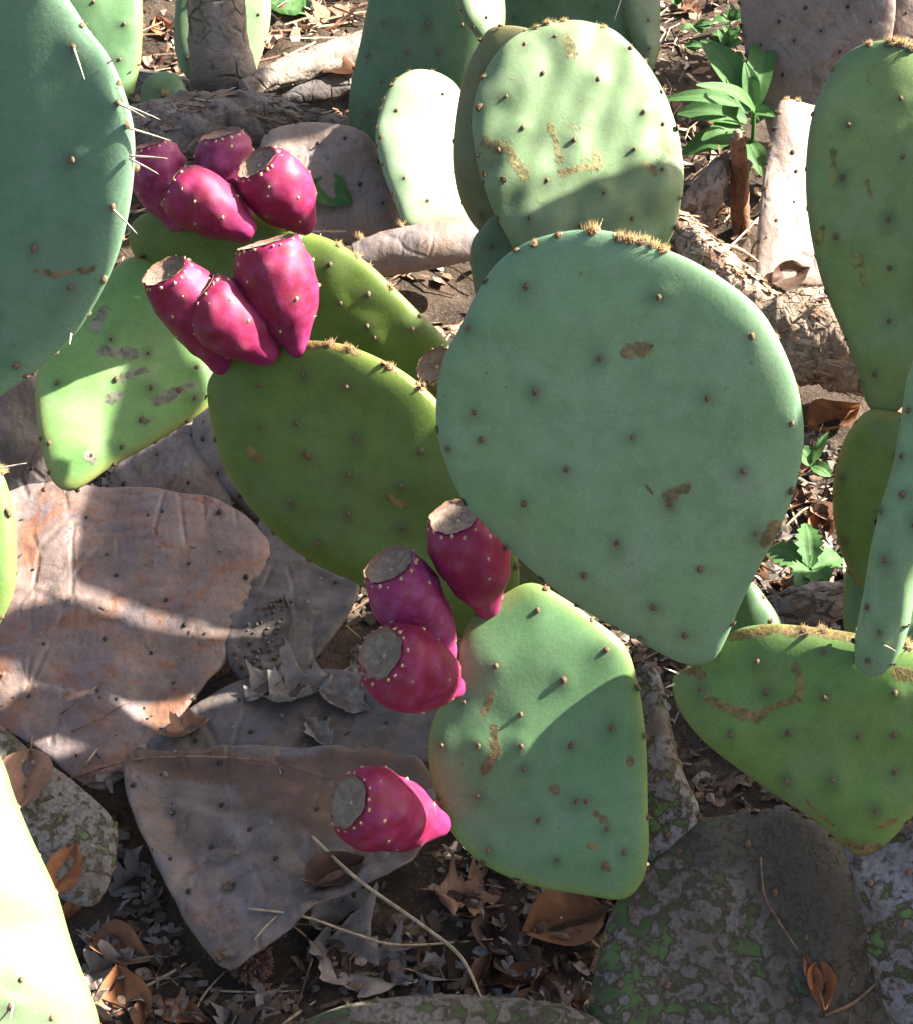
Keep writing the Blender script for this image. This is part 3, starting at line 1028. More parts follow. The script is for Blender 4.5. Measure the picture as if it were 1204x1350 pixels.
# ------------------------------------------------------------------ dead stems and logs
def zpt(x, y, z):
    return at(x, y, dz(x, y, z))


def log(label, name, pts, rpx, mat, cat, rough=0.1, seed=0, flat=1.0, tufts=(), flakes=0):
    P = [zpt(*p) for p in pts]
    rads = [r * K * float((p - C_) @ F_) for r, p in zip(rpx, P)]
    t = thing(name, (P[0][0], P[0][1], 0), label, cat)
    o = tube('stem', P, rads, mat, t, seg=28, rough=rough, seed=seed, sub=14, surface=True, flatten=flat)
    rs = np.random.default_rng(seed + 5)
    for (x, y, s) in tufts:
        best = min(range(len(P)), key=lambda i: (pts[i][0] - x) ** 2 + (pts[i][1] - y) ** 2)
        z = pts[best][2]
        p = at(x, y, float((P[best] - C_) @ F_) - 0.004)
        V, Fs, MI = [], [], []
        tuft_geo(V, Fs, MI, p, U_ * 0.8 - F_ * 0.5, 0.0034 * s, int(40 * s), 0.006 * s, rs)
        mesh_obj('glochid_tuft', V, Fs, [M['areole'], M['gloch']], t, None, True, MI)
    if flakes:
        V, Fs, tn = [], [], []
        for _ in range(flakes):
            i = rs.integers(0, len(P) - 1)
            w = rs.uniform()
            c = P[i] * (1 - w) + P[i + 1] * w
            ax = P[i + 1] - P[i]
            ax = ax / np.linalg.norm(ax)
            r = rads[i] * (1 - w) + rads[i + 1] * w
            up = np.cross(ax, np.cross(rs.normal(0, 1, 3) + np.array([0, -0.4, 1.0]), ax))
            up /= np.linalg.norm(up)
            sd = np.cross(ax, up)
            q = c + up * r * 0.97
            a, b = rs.uniform(0.004, 0.016), rs.uniform(0.0007, 0.0028)
            tw = rs.normal(0, 0.45)
            x_, y_ = ax * math.cos(tw) + sd * math.sin(tw), sd * math.cos(tw) - ax * math.sin(tw)
            o_ = len(V)
            lift = rs.uniform(0.0005, 0.004)
            V += [q - x_ * a - y_ * b * 0.7, q - x_ * a * 0.8 + y_ * b, q + y_ * b * 0.8 + up * lift * 0.4, q - y_ * b + up * lift * 0.3, q + x_ * a + y_ * b * 0.5 + up * lift, q + x_ * a * 0.8 - y_ * b * 0.6 + up * lift]
            Fs += [(o_, o_ + 3, o_ + 2, o_ + 1), (o_ + 3, o_ + 5, o_ + 4, o_ + 2)]
            tn += [rs.uniform()] * 6
        f = mesh_obj('bark_flakes', V, Fs, M['litter_top'] if mat == 'bark_lt' else M['litter'], t, dict(tint=tn), False)
        f['kind'] = 'stuff'
    return t


log('dark grey flaking stem lying at the foot of the upright trunk, tufted with yellow bristles', 'fallen_log',
    [(120, 195, 0.05), (190, 178, 0.055), (260, 168, 0.055), (330, 165, 0.05), (400, 175, 0.04), (470, 178, 0.03)], [30, 40, 46, 44, 32, 20], 'bark_dk', 'dead stem', 0.10, 21,
    tufts=[(180, 132, 0.8), (196, 142, 0.9), (218, 125, 1.1), (236, 155, 1.0), (258, 132, 1.0), (380, 148, 0.9), (430, 160, 1.0)], flakes=260)
log('brown rounded dead stem lying beneath the small sunlit pad, tufted along its top', 'fallen_log',
    [(470, 345, 0.035), (510, 335, 0.04), (560, 325, 0.045), (610, 316, 0.045), (650, 312, 0.04)], [26, 30, 31, 30, 26], 'd_tan', 'dead stem', 0.03, 22,
    tufts=[(528, 297, 0.9), (560, 299, 0.8), (592, 294, 0.9), (474, 314, 1.2)])
log('weathered fallen branch with a sunlit top beside the upright trunk', 'fallen_branch',
    [(320, 118, 0.05), (370, 98, 0.05), (420, 80, 0.045), (490, 55, 0.04)], [13, 18, 20, 18], 'bark', 'branch', 0.10, 23)
log('second weathered branch lying in dark shade below the sunlit one', 'fallen_branch',
    [(330, 138, 0.02), (390, 128, 0.025), (440, 112, 0.025), (490, 100, 0.02)], [12, 16, 16, 12], 'bark_dk', 'branch', 0.10, 24)
log('shredded pale dead stem sloping down beside the big pad', 'fallen_log',
    [(860, 285, 0.03), (900, 312, 0.04), (945, 355, 0.045), (985, 395, 0.045), (1030, 430, 0.04)], [22, 28, 30, 32, 28], 'bark_lt', 'dead stem', 0.12, 25, flakes=260)
log('thick rotten wood chunk with sunlit shaggy top and brown underside', 'wood_chunk',
    [(990, 455, 0.05), (1035, 450, 0.06), (1080, 445, 0.065), (1130, 460, 0.06), (1180, 480, 0.05)], [48, 62, 64, 60, 50], 'bark_lt', 'wood', 0.07, 26, flakes=320)
log('dark curled bark scrap behind the low green pad rim', 'bark_scrap',
    [(1020, 808, 0.05), (1055, 800, 0.055), (1090, 795, 0.055), (1125, 788, 0.05)], [20, 28, 28, 20], 'bark', 'bark', 0.10, 27, flakes=30)
log('grey hollow old stem stub beside the reddish cut branch', 'dead_stem_stub',
    [(890, 330, 0.01), (915, 290, 0.03), (935, 250, 0.05), (955, 215, 0.06)], [24, 26, 22, 14], 'bark', 'dead stem', 0.10, 28, flakes=60)
# reddish cut branch
P = [zpt(978, 312, -0.01), at(976, 270, dz(978, 312, 0.0) - 0.01), at(975, 225, dz(978, 312, 0.0) - 0.03), at(972, 180, dz(978, 312, 0.0) - 0.05)]
t = thing('cut_branch', (P[0][0], P[0][1], 0), 'reddish brown cut branch stub with pale tip below the leafy seedling', 'branch')
tube('stem', P, [r * K * 1.75 for r in (12, 12.5, 12, 9)], 'bark_rd', t, seg=18, rough=0.07, seed=4, sub=10)
tube('side_knob', [P[2], at(990, 214, float((P[2] - C_) @ F_) - 0.006)], [8 * K * 1.75, 5 * K * 1.75], 'bark_lt', t, seg=12, rough=0.06, seed=5, sub=5)
tube('pale_tip', [P[3], at(972, 172, float((P[3] - C_) @ F_) - 0.004)], [8.5 * K * 1.7, 4 * K * 1.7], 'bark_lt', t, seg=12, rough=0.08, seed=6, sub=4)

# ------------------------------------------------------------------ living cacti
LIVE = 'prickly pear plants of the clump'


def plant(x, y, z, label):
    p = zpt(x, y, z) if z is not None else None
    return thing('prickly_pear_cactus', (p[0], p[1], 0), label, 'cactus', LIVE)


# A: near plant whose large smooth pad and glaring lower pad carry long pale spines
A = plant(-140, 1500, 0.0, 'blue green cactus with long pale spines on its smooth pad, above a glaring pale pad')
pad(A, [(90, 0), (113, 37), (142, 75), (163, 123), (176, 168), (179, 212), (176, 262), (167, 310), (149, 359), (123, 404), (96, 442), (45, 491), (0, 523), (-60, 560), (-140, 575), (-230, 530),
        (-290, 410), (-300, 250), (-270, 100), (-200, -40), (-100, -110), (0, -90), (55, -45)],
    'left', d=0.98, n=(-0.33, -0.20, 0.92), T=0.026, und=0.0017, uwl=0.075, seed=31, pw=3.2,
    areoles=[(5, 20), (103, 62), (160, 135), (8, 152), (109, 210), (160, 272), (62, 325), (103, 377), (12, 413), (30, 480), (-60, 90), (-50, 260), (-100, 180), (-60, 400), (-110, 340), (-150, 460), (-180, 250), (60, -20), (-170, 60)],
    spines=[(104, 64, 113, 106, 0.012), (147, 82, 156, 74, 0.012), (160, 135, 213, 156, 0.012), (161, 137, 193, 153, 0.02), (178, 205, 222, 207, 0.008), (179, 209, 211, 228, 0.018), (177, 168, 226, 184, 0.0),
            (161, 275, 183, 308, 0.012), (98, 441, 92, 455, 0.004)],
    scars=[([(65, 353), (85, 360), (130, 354)], 6)], label='smooth blue green pad with pale spines on its rim')
pad(A, [(0, 622), (11, 655), (19, 695), (22, 735), (19, 775), (8, 808), (-20, 850), (-70, 880), (-130, 860), (-175, 780), (-180, 690), (-140, 610), (-80, 540), (-30, 565)],
    'mid', d=1.0, n=(-0.1, -0.1, 0.97), T=0.024, seed=32, spines=[(2, 612, 36, 609, 0.004), (0, 600, 8, 640, 0.01)], tufts=[(2, 615, 1.0)])
pad(A, [(0, 997), (17, 1045), (36, 1089), (57, 1140), (75, 1186), (93, 1242), (107, 1283), (120, 1315), (131, 1352), (135, 1420), (110, 1520), (50, 1620), (-60, 1680), (-200, 1640), (-280, 1500),
        (-290, 1300), (-240, 1100), (-180, 930), (-110, 850), (-50, 900)],
    'pale', d=1.00, n=(0.45, 0.30, 0.84), T=0.024, seed=33, bend=0.004, areoles=[(18, 1295), (5, 1330), (60, 1345), (-60, 1200), (-80, 1300), (-30, 1100), (-120, 1050)], spines=[(8, 1328, 14, 1344, 0.01)])

# B: the big blue-green pad
B = plant(1250, 1480, 0.0, 'cactus with the largest smooth blue green pad, rising from a grey corky stem')
pad(B, [(780, 304), (735, 308), (690, 322), (652, 350), (626, 390), (606, 430), (584, 470), (573, 520), (573, 570), (588, 620), (610, 662), (642, 698), (680, 735), (722, 770), (772, 806), (830, 841),
        (878, 869), (910, 880), (938, 874), (955, 848), (975, 800), (1000, 750), (1027, 700), (1046, 650), (1057, 600), (1058, 550), (1048, 500), (1027, 450), (1000, 408), (960, 374), (915, 346), (870, 327), (828, 312)],
    'blue', d=1.0, n=(-0.30, -0.29, 0.91), T=0.022, und=0.0011, uwl=0.09, seed=41, bend=-0.0022, bend2=-0.002, q=1.1,
    areoles=[(698, 375), (873, 388), (797, 467), (713, 510), (630, 540), (938, 519), (842, 568), (755, 610), (984, 615), (697, 657), (890, 657), (820, 708), (927, 744), (866, 795), (775, 752), (620, 432), (994, 440),
             (1046, 556), (845, 840), (905, 835), (1000, 700), (592, 590), (640, 575)],
    scars=[([(830, 460), (862, 454)], 9), ([(858, 632), (868, 645)], 4), ([(886, 645), (910, 636)], 11), ([(1010, 712), (1022, 695)], 12)],
    tufts=[(779, 304, 1.25), (818, 312, 1.0), (832, 315, 1.05), (846, 317, 1.05), (860, 322, 1.0), (875, 329, 0.9), (703, 320, 0.7), (735, 310, 0.6)],
    label='largest blue green pad')
pad(B, [(888, 893), (893, 930), (925, 972), (980, 1017), (1030, 1052), (1078, 1082), (1105, 1108), (1135, 1128), (1168, 1112), (1208, 1070), (1262, 1000), (1295, 930), (1275, 882), (1220, 856), (1150, 839), (1090, 829),
        (1020, 822), (972, 830), (948, 852), (918, 876)],
    'mid', d=1.03, n=(-0.20, -0.22, 0.95), T=0.022, und=0.0012, seed=42, areoles=[(1012, 905), (1088, 910), (1180, 905), (965, 960), (1041, 958), (1133, 962), (1000, 865), (1086, 853), (1038, 1022), (1099, 1020), (1180, 1010),
                                                                      (1155, 1060), (1140, 1110), (925, 905), (1180, 960), (1230, 930), (1225, 990)],
    scars=[([(905, 880), (930, 888)], 9), ([(935, 914), (958, 924), (980, 936)], 6), ([(978, 930), (1000, 940), (1008, 934)], 11), ([(1005, 930), (1030, 921), (1052, 913)], 6), ([(1052, 912), (1058, 893), (1049, 872)], 9), ([(1065, 1048), (1082, 1070), (1100, 1078)], 5), ([(1162, 1082), (1178, 1076)], 6), ([(1120, 1108), (1155, 1115)], 12), ([(960, 838), (1020, 826), (1090, 832), (1140, 840)], 7), ([(1185, 880), (1204, 885)], 10)],
    spines=[(890, 900, 876, 907, 0.004), (889, 885, 874, 879, 0.006)], tufts=[(1086, 829, 0.8), (1060, 826, 0.8), (1185, 845, 1.1), (1199, 850, 1.1)], fur=True)
pad(B, [(1108, 1102), (1140, 1106), (1180, 1092), (1235, 1080), (1300, 1140), (1330, 1300), (1310, 1470), (1250, 1560), (1205, 1470), (1182, 1370), (1160, 1310), (1142, 1255), (1130, 1200), (1122, 1150)],
    'cork2', d=1.045, n=(-0.28, -0.1, 0.95), T=0.03, seed=43, style='cork', areoles=[(1150, 1155), (1200, 1143), (1148, 1215), (1158, 1275), (1195, 1210), (1190, 1290), (1240, 1180)], label='grey corky stem pad')
pad(B, [(1206, 462), (1197, 500), (1189, 550), (1180, 605), (1165, 660), (1150, 722), (1138, 790), (1127, 850), (1130, 880), (1155, 893), (1180, 872), (1196, 830), (1208, 770), (1235, 690), (1250, 600), (1246, 510), (1228, 455)],
    'blue', d=0.985, n=(-0.62, -0.1, 0.78), T=0.016, seed=44, areoles=[(1196, 600), (1170, 672), (1178, 735), (1152, 798), (1168, 832), (1199, 650), (1205, 540), (1150, 870), (1215, 690)], spines=[(1172, 848, 1182, 858, 0.01)],
    label='blue green pad seen almost edge on')
pad(B, [(938, 852), (955, 805), (985, 766), (1010, 788), (1034, 832), (1024, 890), (980, 905)], 'far', d=1.07, n=(-0.2, -0.2, 0.95), T=0.018, seed=45)
pad(B, [(1180, 900), (1300, 860), (1420, 960), (1440, 1200), (1400, 1480), (1300, 1640), (1210, 1560), (1180, 1380), (1190, 1200), (1170, 1050)], 'cork2', d=1.09, n=(-0.25, -0.1, 0.95), T=0.03, seed=46, style='cork')

# C: fruiting pad on the corky green pad
Cc = plant(960, 1440, 0.0, 'cactus with a bright green pad of four fruits on a corky blotched base')
pad(Cc, [(700, 768), (660, 786), (622, 815), (606, 850), (600, 900), (577, 935), (566, 970), (566, 1012), (577, 1060), (597, 1100), (640, 1140), (700, 1165), (770, 1178), (820, 1184), (846, 1162), (855, 1120),
         (854, 1060), (853, 1000), (848, 940), (836, 880), (820, 845), (782, 815), (740, 786)],
    'bright', d=1.10, n=(-0.05, -0.115, 0.99), T=0.02, und=0.0018, uwl=0.085, seed=51, bend=0.002, bend2=0.001, pw=3.0,
    areoles=[(709, 802), (799, 853), (743, 892), (655, 873), (687, 937), (613, 922), (632, 978), (753, 977), (692, 1008), (806, 955), (631, 1045), (711, 1075), (773, 1050), (645, 1117), (735, 1127), (800, 1085), (822, 1117), (580, 1056),
             (797, 1135), (583, 979), (760, 1050), (688, 978)],
    scars=[([(650, 910), (640, 935)], 9), ([(652, 955), (655, 985), (642, 1010)], 9), ([(725, 1033), (735, 1035)], 6), ([(785, 1065), (797, 1075)], 9), ([(776, 1108), (786, 1108)], 5), ([(796, 1132), (800, 1138)], 6), ([(830, 998), (832, 1004)], 6)],
    label='bright green fruiting pad with tan scars', fur=True)
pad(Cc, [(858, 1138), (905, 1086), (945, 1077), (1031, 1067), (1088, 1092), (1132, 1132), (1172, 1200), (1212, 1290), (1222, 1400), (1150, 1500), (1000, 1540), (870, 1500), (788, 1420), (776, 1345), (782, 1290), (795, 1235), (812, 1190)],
    'cork', d=1.12, n=(-0.08, 0.30, 0.95), T=0.026, und=0.0022, seed=52, style='cork', surface=True, scars=[([(1010, 1100), (1060, 1160), (1100, 1240), (1130, 1340)], 95), ([(900, 1100), (960, 1130)], 40)], areoles=[(833, 1210), (895, 1125), (818, 1300), (985, 1115), (1020, 1180), (960, 1200), (900, 1230), (880, 1300), (950, 1290), (1060, 1240), (1120, 1300), (1040, 1320)],  # broad dark marks: brown stain plus shade painted into the pad's right part
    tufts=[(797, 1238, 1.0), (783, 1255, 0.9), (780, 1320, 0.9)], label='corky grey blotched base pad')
pad(Cc, [(845, 880), (826, 950), (826, 1050), (842, 1120), (880, 1150), (915, 1110), (922, 1066), (906, 1030), (893, 992), (882, 940), (868, 885)], 'cork2', d=1.145, n=(-0.1, 0.0, 1), T=0.02, seed=53, style='cork')
fruit(Cc, (645, 806), (600, 680), 1.092, 0.75, 102, 'fruit', seed=1, neck=0.33, scar_r=0.66)
fruit(Cc, (597, 880), (512, 743), 1.10, 0.65, 95, 'fruit_p', seed=2, neck=0.30, scar_r=0.70, belly=0.72)
fruit(Cc, (603, 908), (501, 861), 1.088, 1.1, 112, 'fruit', seed=3, neck=0.30, scar_r=0.60, belly=0.68)
fruit(Cc, (582, 1088), (457, 1056), 1.10, 0.9, 110, 'fruit', seed=4, neck=0.36, scar_r=0.62, belly=0.70)

# D: olive fruiting pads of the middle
D = plant(700, 830, 0.0, 'cactus with dark olive pads crowned by a cluster of seven magenta fruits')
pad(D, [(273, 521), (277, 497), (296, 476), (340, 461), (400, 449), (435, 449), (470, 457), (520, 481), (556, 508), (585, 540), (625, 600), (665, 680), (685, 760), (665, 830), (610, 842), (540, 810), (474, 771), (420, 746),
        (370, 710), (330, 666), (300, 620), (282, 572)],
    'green', d=1.18, n=(-0.22, -0.28, 0.93), T=0.021, und=0.0014, seed=61, areoles=[(463, 505), (397, 552), (352, 555), (475, 572), (560, 590), (413, 595), (466, 620), (535, 635), (560, 505), (345, 505), (405, 490), (390, 655), (465, 672), (425, 710), (535, 690), (500, 735), (535, 755)],
    scars=[([(335, 590), (350, 602)], 6), ([(410, 590), (415, 600)], 5), ([(520, 650), (540, 662)], 7), ([(405, 452), (440, 452), (475, 461)], 7), ([(508, 478), (525, 487)], 6), ([(550, 506), (565, 520)], 5)], label='dark olive pad with a sunlit rim', fur=True,
    tufts=[(437, 450, 0.9), (465, 456, 0.8), (516, 480, 0.8), (556, 509, 0.7)])
pad(D, [(400, 303), (440, 318), (482, 345), (520, 379), (556, 414), (586, 445), (625, 500), (640, 560), (590, 570), (500, 530), (400, 480), (310, 440), (240, 400), (195, 360), (172, 322), (180, 288), (230, 272), (300, 268), (360, 283)],
    'green', d=1.255, n=(-0.2, -0.3, 0.93), T=0.022, seed=62, areoles=[(455, 395), (500, 440), (548, 430), (490, 385), (440, 345), (490, 425)], tufts=[(474, 335, 0.9), (447, 322, 0.8), (516, 376, 0.6)], fur=True)
pad(D, [(49, 491), (47, 532), (56, 596), (71, 636), (99, 646), (150, 614), (209, 581), (268, 543), (300, 510), (315, 460), (300, 410), (255, 370), (205, 347), (168, 342), (120, 385), (75, 440)],
    'scabby', d=1.245, n=(0.22, 0.25, 0.94), T=0.02, seed=63, areoles=[(194, 473), (258, 490), (152, 507), (186, 558), (198, 518), (160, 593), (120, 605), (75, 510), (64, 588), (235, 520), (145, 455), (255, 530)],
    scars=[([(125, 440), (135, 415)], 10), ([(135, 470), (175, 475)], 11), ([(160, 505), (190, 495)], 7), ([(140, 533), (155, 530)], 8), ([(205, 535), (235, 520), (250, 515)], 9), ([(115, 605), (122, 612)], 8), ([(185, 565), (200, 555)], 6)],
    label='light green scabby pad with a blinding sunlit patch')
pad(D, [(600, 470), (680, 450), (770, 500), (800, 620), (780, 760), (740, 850), (680, 880), (640, 840), (620, 740), (600, 600)], 'olive', d=1.29, n=(-0.2, -0.45, 0.87), T=0.03, seed=64, style='cork')
fruit(D, (405, 300), (338, 213), 1.225, 0.65, 90, 'fruit', seed=11, neck=0.4, scar_r=0.62)
fruit(D, (330, 307), (226, 243), 1.20, 0.12, 84, 'fruit', seed=12, neck=0.42, scar_r=0.62)
fruit(D, (322, 295), (291, 176), 1.245, 0.35, 84, 'fruit_p', seed=13, neck=0.35, scar_r=0.62)
fruit(D, (235, 300), (196, 190), 1.245, 0.3, 78, 'fruit_p', seed=14, neck=0.35, scar_r=0.62)
fruit(D, (292, 484), (216, 356), 1.18, 0.60, 88, 'fruit', seed=15, neck=0.35, scar_r=0.68)
fruit(D, (358, 470), (262, 383), 1.165, 0.35, 92, 'fruit', seed=16, neck=0.4, scar_r=0.6)
fruit(D, (395, 464), (353, 318), 1.165, 0.22, 109, 'fruit', seed=17, neck=0.3, scar_r=0.72)
fruit(D, (640, 545), (572, 480), 1.23, 0.9, 70, 'd_tan', seed=18, neck=0.5, scar_r=0.75, name='old_fruit', label='dried grey old fruit')

# E: pads behind
E = plant(740, 560, 0.0, 'cactus with a round dented sunlit pad and worn rim, behind the largest pad')
pad(E, [(740, 27), (700, 36), (662, 62), (637, 100), (624, 145), (626, 195), (640, 250), (657, 290), (690, 345), (740, 390), (800, 400), (850, 365), (886, 310), (899, 260), (901, 215), (892, 168), (876, 122), (848, 78), (815, 44), (780, 29)],
    'worn', d=1.43, n=(0.13, -0.01, 0.98), T=0.022, und=0.0011, uwl=0.028, seed=71, label='round worn pad, sunlit above and shaded below', fur=True,
    areoles=[(730, 50), (713, 100), (785, 108), (753, 188), (686, 172), (832, 200), (718, 240), (872, 165), (655, 200), (792, 257), (845, 150), (665, 130), (870, 225), (830, 65), (695, 290), (760, 300), (830, 290), (690, 60)],
    scars=[([(640, 188), (660, 196)], 11), ([(668, 202), (690, 238)], 9), ([(722, 170), (730, 190), (735, 214)], 6), ([(735, 232), (760, 225), (785, 222), (782, 208)], 7), ([(745, 50), (750, 75)], 9), ([(850, 220), (860, 230)], 8)],
    tufts=[(720, 31, 1.0), (705, 36, 0.8), (742, 27, 0.8), (795, 35, 0.7), (628, 95, 0.8), (630, 142, 0.9), (637, 230, 0.8), (660, 240, 0.8)])
pad(E, [(660, 284), (636, 300), (622, 322), (622, 358), (640, 420), (700, 480), (790, 500), (860, 450), (880, 380), (840, 320), (760, 290)], 'far', d=1.455, n=(-0.1, -0.3, 0.95), T=0.024, seed=72)
pad(E, [(655, 34), (628, 66), (609, 110), (600, 160), (600, 222), (610, 272), (640, 312), (700, 330), (770, 260), (770, 120), (725, 50)], 'olive', d=1.475, n=(-0.35, -0.1, 0.93), T=0.02, seed=73, fur=True)
pad(E, [(640, 300), (700, 280), (800, 330), (850, 420), (830, 520), (760, 570), (690, 560), (640, 450)], 'cork', d=1.53, n=(-0.1, -0.4, 0.9), T=0.03, seed=74, style='cork')

E2 = plant(560, 285, 0.0, 'cactus with a small glaring white green pad before tall dark pads')
pad(E2, [(545, 92), (517, 110), (501, 148), (495, 185), (505, 225), (520, 265), (536, 296), (575, 300), (615, 290), (625, 230), (618, 170), (607, 120), (580, 97)],
    'palest', d=1.70, n=(0.30, 0.25, 0.9), T=0.02, seed=75, fur=True, areoles=[(580, 130), (520, 150), (530, 240), (560, 270)], tufts=[(521, 103, 0.7), (503, 125, 0.7), (500, 140, 0.7), (495, 170, 0.8), (499, 185, 0.8)], label='small glaring sunlit pad')
pad(E2, [(464, 180), (462, 115), (476, 50), (490, -20), (510, -120), (560, -200), (640, -200), (670, -110), (650, 20), (630, 110), (605, 190), (560, 260), (500, 260)], 'far', d=1.76, n=(-0.25, -0.25, 0.93), T=0.024, seed=76)
pad(E2, [(665, -40), (664, 60), (690, 130), (760, 170), (830, 130), (848, 50), (840, -40), (790, -110), (710, -110)], 'far', d=1.87, n=(-0.2, -0.2, 0.95), T=0.024, seed=77)
pad(E2, [(592, -70), (604, 10), (626, 46), (650, 66), (664, 44), (664, 0), (645, -60), (615, -90)], 'pale', d=1.62, n=(0.4, 0.3, 0.85), T=0.02, seed=78)
pad(E2, [(815, -70), (821, 10), (838, 62), (852, 100), (868, 70), (870, 10), (867, -70), (842, -110)], 'pale', d=1.86, n=(0.4, 0.2, 0.87), T=0.02, seed=79, spines=[(806, 0, 809, 30, 0.01)])
pad(E2, [(600, 60), (680, 50), (780, 90), (820, 180), (780, 320), (680, 350), (600, 300), (580, 180)], 'cork', d=1.90, n=(-0.1, -0.4, 0.9), T=0.03, seed=80, style='cork')

# F: tall pad on the right
Fp = plant(1180, 930, 0.0, 'cactus with a tall yellow streaked green pad set on a dark shaded pad')
pad(Fp, [(1146, 56), (1110, 74), (1086, 110), (1069, 160), (1062, 220), (1065, 280), (1075, 340), (1091, 392), (1112, 442), (1131, 492), (1144, 537), (1170, 549), (1196, 530), (1225, 480), (1265, 400), (1295, 300), (1295, 200), (1265, 110), (1225, 70), (1185, 54)],
    'right', d=1.17, n=(-0.25, -0.15, 0.95), T=0.022, und=0.0018, seed=81, bend=-0.002, fur=True, tufts=[(1146, 57, 0.8), (1175, 55, 1.2), (1190, 57, 1.2), (1203, 62, 1.2), (1098, 90, 0.6)],
    scars=[([(1100, 200), (1098, 240)], 8), ([(1145, 240), (1150, 260)], 5), ([(1135, 340), (1142, 375)], 8), ([(1085, 300), (1080, 320)], 6), ([(1150, 90), (1148, 110)], 6), ([(1125, 330), (1130, 350)], 6)])
pad(Fp, [(1144, 541), (1121, 566), (1105, 602), (1098, 642), (1100, 690), (1112, 735), (1135, 775), (1175, 790), (1220, 750), (1240, 680), (1235, 600), (1205, 552), (1170, 540)],
    'yellow', d=1.20, n=(-0.15, -0.3, 0.94), T=0.022, seed=82)
pad(Fp, [(1118, 745), (1113, 790), (1115, 840), (1140, 900), (1200, 960), (1260, 960), (1280, 860), (1250, 770), (1190, 740), (1140, 735)], 'bright', d=1.24, n=(0.05, -0.2, 0.97), T=0.024, seed=83)
pad(Fp, [(1130, 850), (1200, 830), (1280, 860), (1300, 980), (1260, 1080), (1180, 1090), (1130, 1000)], 'cork', d=1.265, n=(-0.1, -0.4, 0.9), T=0.03, seed=84, style='cork')

# G: upper left trunk plant
G = plant(295, 135, 0.0, 'cactus with a grey brown woody trunk and pale upper pads')
pt = [zpt(300, 150, -0.01), at(296, 110, 1.86), at(290, 60, 1.85), at(284, 0, 1.84), at(280, -60, 1.83)]
tube('trunk', pt, [r * K * 1.86 for r in (52, 46, 40, 38, 38)], 'bark', G, seg=32, rough=0.05, seed=9, sub=10, flatten=0.6)
pad(G, [(233, -10), (229, 40), (233, 75), (250, 105), (300, 125), (332, 100), (346, 70), (356, 30), (355, -20), (335, -80), (270, -100), (235, -60)], 'worn', d=1.885, n=(0.1, 0.0, 1), T=0.02, seed=91)
pad(G, [(60, -40), (70, 40), (110, 100), (165, 132), (183, 95), (188, 50), (188, 0), (180, -70), (120, -110)], 'bright', d=1.80, n=(0.1, 0.0, 1), T=0.022, seed=92, label='bright green pad half in sun')
pad(G, [(184, 130), (193, 104), (215, 94), (238, 103), (248, 135), (225, 160), (195, 158)], 'far', d=1.83, n=(0.0, 0.1, 1), T=0.02, seed=93)
pad(G, [(100, 80), (180, 90), (260, 110), (300, 160), (260, 220), (160, 220), (90, 170)], 'bark_dk', d=1.88, n=(0, 0.2, 0.95), T=0.04, seed=94, style='dead')


# H: added pads, unseen beyond the right edge, outlined to throw the broken shade
def added_side_pad(parent, yz, x0, n, mat, T=0.022, seed=0, style='live'):
    """a pad given by the shadow it throws: points on the plane x = 0.45 slid along the sun's rays on to its own plane"""
    s = np.array(SUN)
    N = np.array(n, float)
    N /= np.linalg.norm(N)
    c = np.array([0.45, *np.mean(np.array(yz), 0)])
    A_ = c + s * ((x0 - 0.45) / s[0])
    px = []
    for (y, z) in yz:
        p = np.array([0.45, y, z])
        p = p + s * (((A_ - p) @ N) / (s @ N))
        px.append(topx(p))
    cx, cy = np.mean(np.array(px), 0)
    r = ray(cx, cy)
    d = ((A_ - C_) @ N) / (r @ N)
    if ray(cx, cy) @ N > 0:
        N = -N
    return pad(parent, px, mat, d=d, nw=N, T=T, seed=seed, style=style, anchor=(cx, cy), q=0.6)


Hh = thing('prickly_pear_cactus', (0.52, 1.02, 0), 'added unseen cactus at the side, its pads shaped to shade the fallen pads', 'cactus', LIVE)  # added plant out of view, built from the shadows wanted
added_side_pad(Hh, [(1.22, .592), (1.185, .582), (1.152, .545), (1.124, .49), (1.125, .44), (1.17, .40), (1.25, .39), (1.31, .42), (1.318, .465), (1.31, .51), (1.298, .56), (1.27, .59), (1.245, .595)], 0.47, (0.9, -0.3, 0.1), 'blue', seed=101)
added_side_pad(Hh, [(1.178, .602), (1.15, .557), (1.127, .512), (1.113, .472), (1.08, .472), (1.084, .52), (1.097, .553), (1.118, .588), (1.15, .61)], 0.42, (0.5, -0.85, 0.1), 'mid', seed=102, T=0.014)
added_side_pad(Hh, [(1.055, .55), (1.035, .60), (.985, .615), (.945, .58), (.922, .51), (.915, .45), (.95, .41), (1.02, .40), (1.065, .43), (1.064, .49)], 0.46, (0.9, -0.2, 0.3), 'blue', seed=103)
added_side_pad(Hh, [(.955, .47), (.935, .50), (.905, .493), (.88, .474), (.855, .468), (.83, .452), (.79, .43), (.74, .40), (.70, .36), (.69, .30), (.73, .25), (.80, .24), (.87, .26), (.92, .32), (.95, .40), (.965, .45)], 0.45, (0.9, -0.3, 0.2), 'mid', seed=104)
added_side_pad(Hh, [(.93, .41), (.95, .30), (1.02, .25), (1.09, .28), (1.15, .33), (1.16, .40), (1.125, .46), (1.07, .475), (1.0, .44)], 0.50, (0.95, -0.2, 0.1), 'cork', seed=105, T=0.03, style='cork')
added_side_pad(Hh, [(1.0, .30), (1.05, .28), (1.08, .20), (1.075, .05), (1.04, -.02), (.98, 0.0), (.95, .1), (.96, .22)], 0.53, (0.95, -0.2, 0.0), 'cork2', seed=107, T=0.035, style='cork')
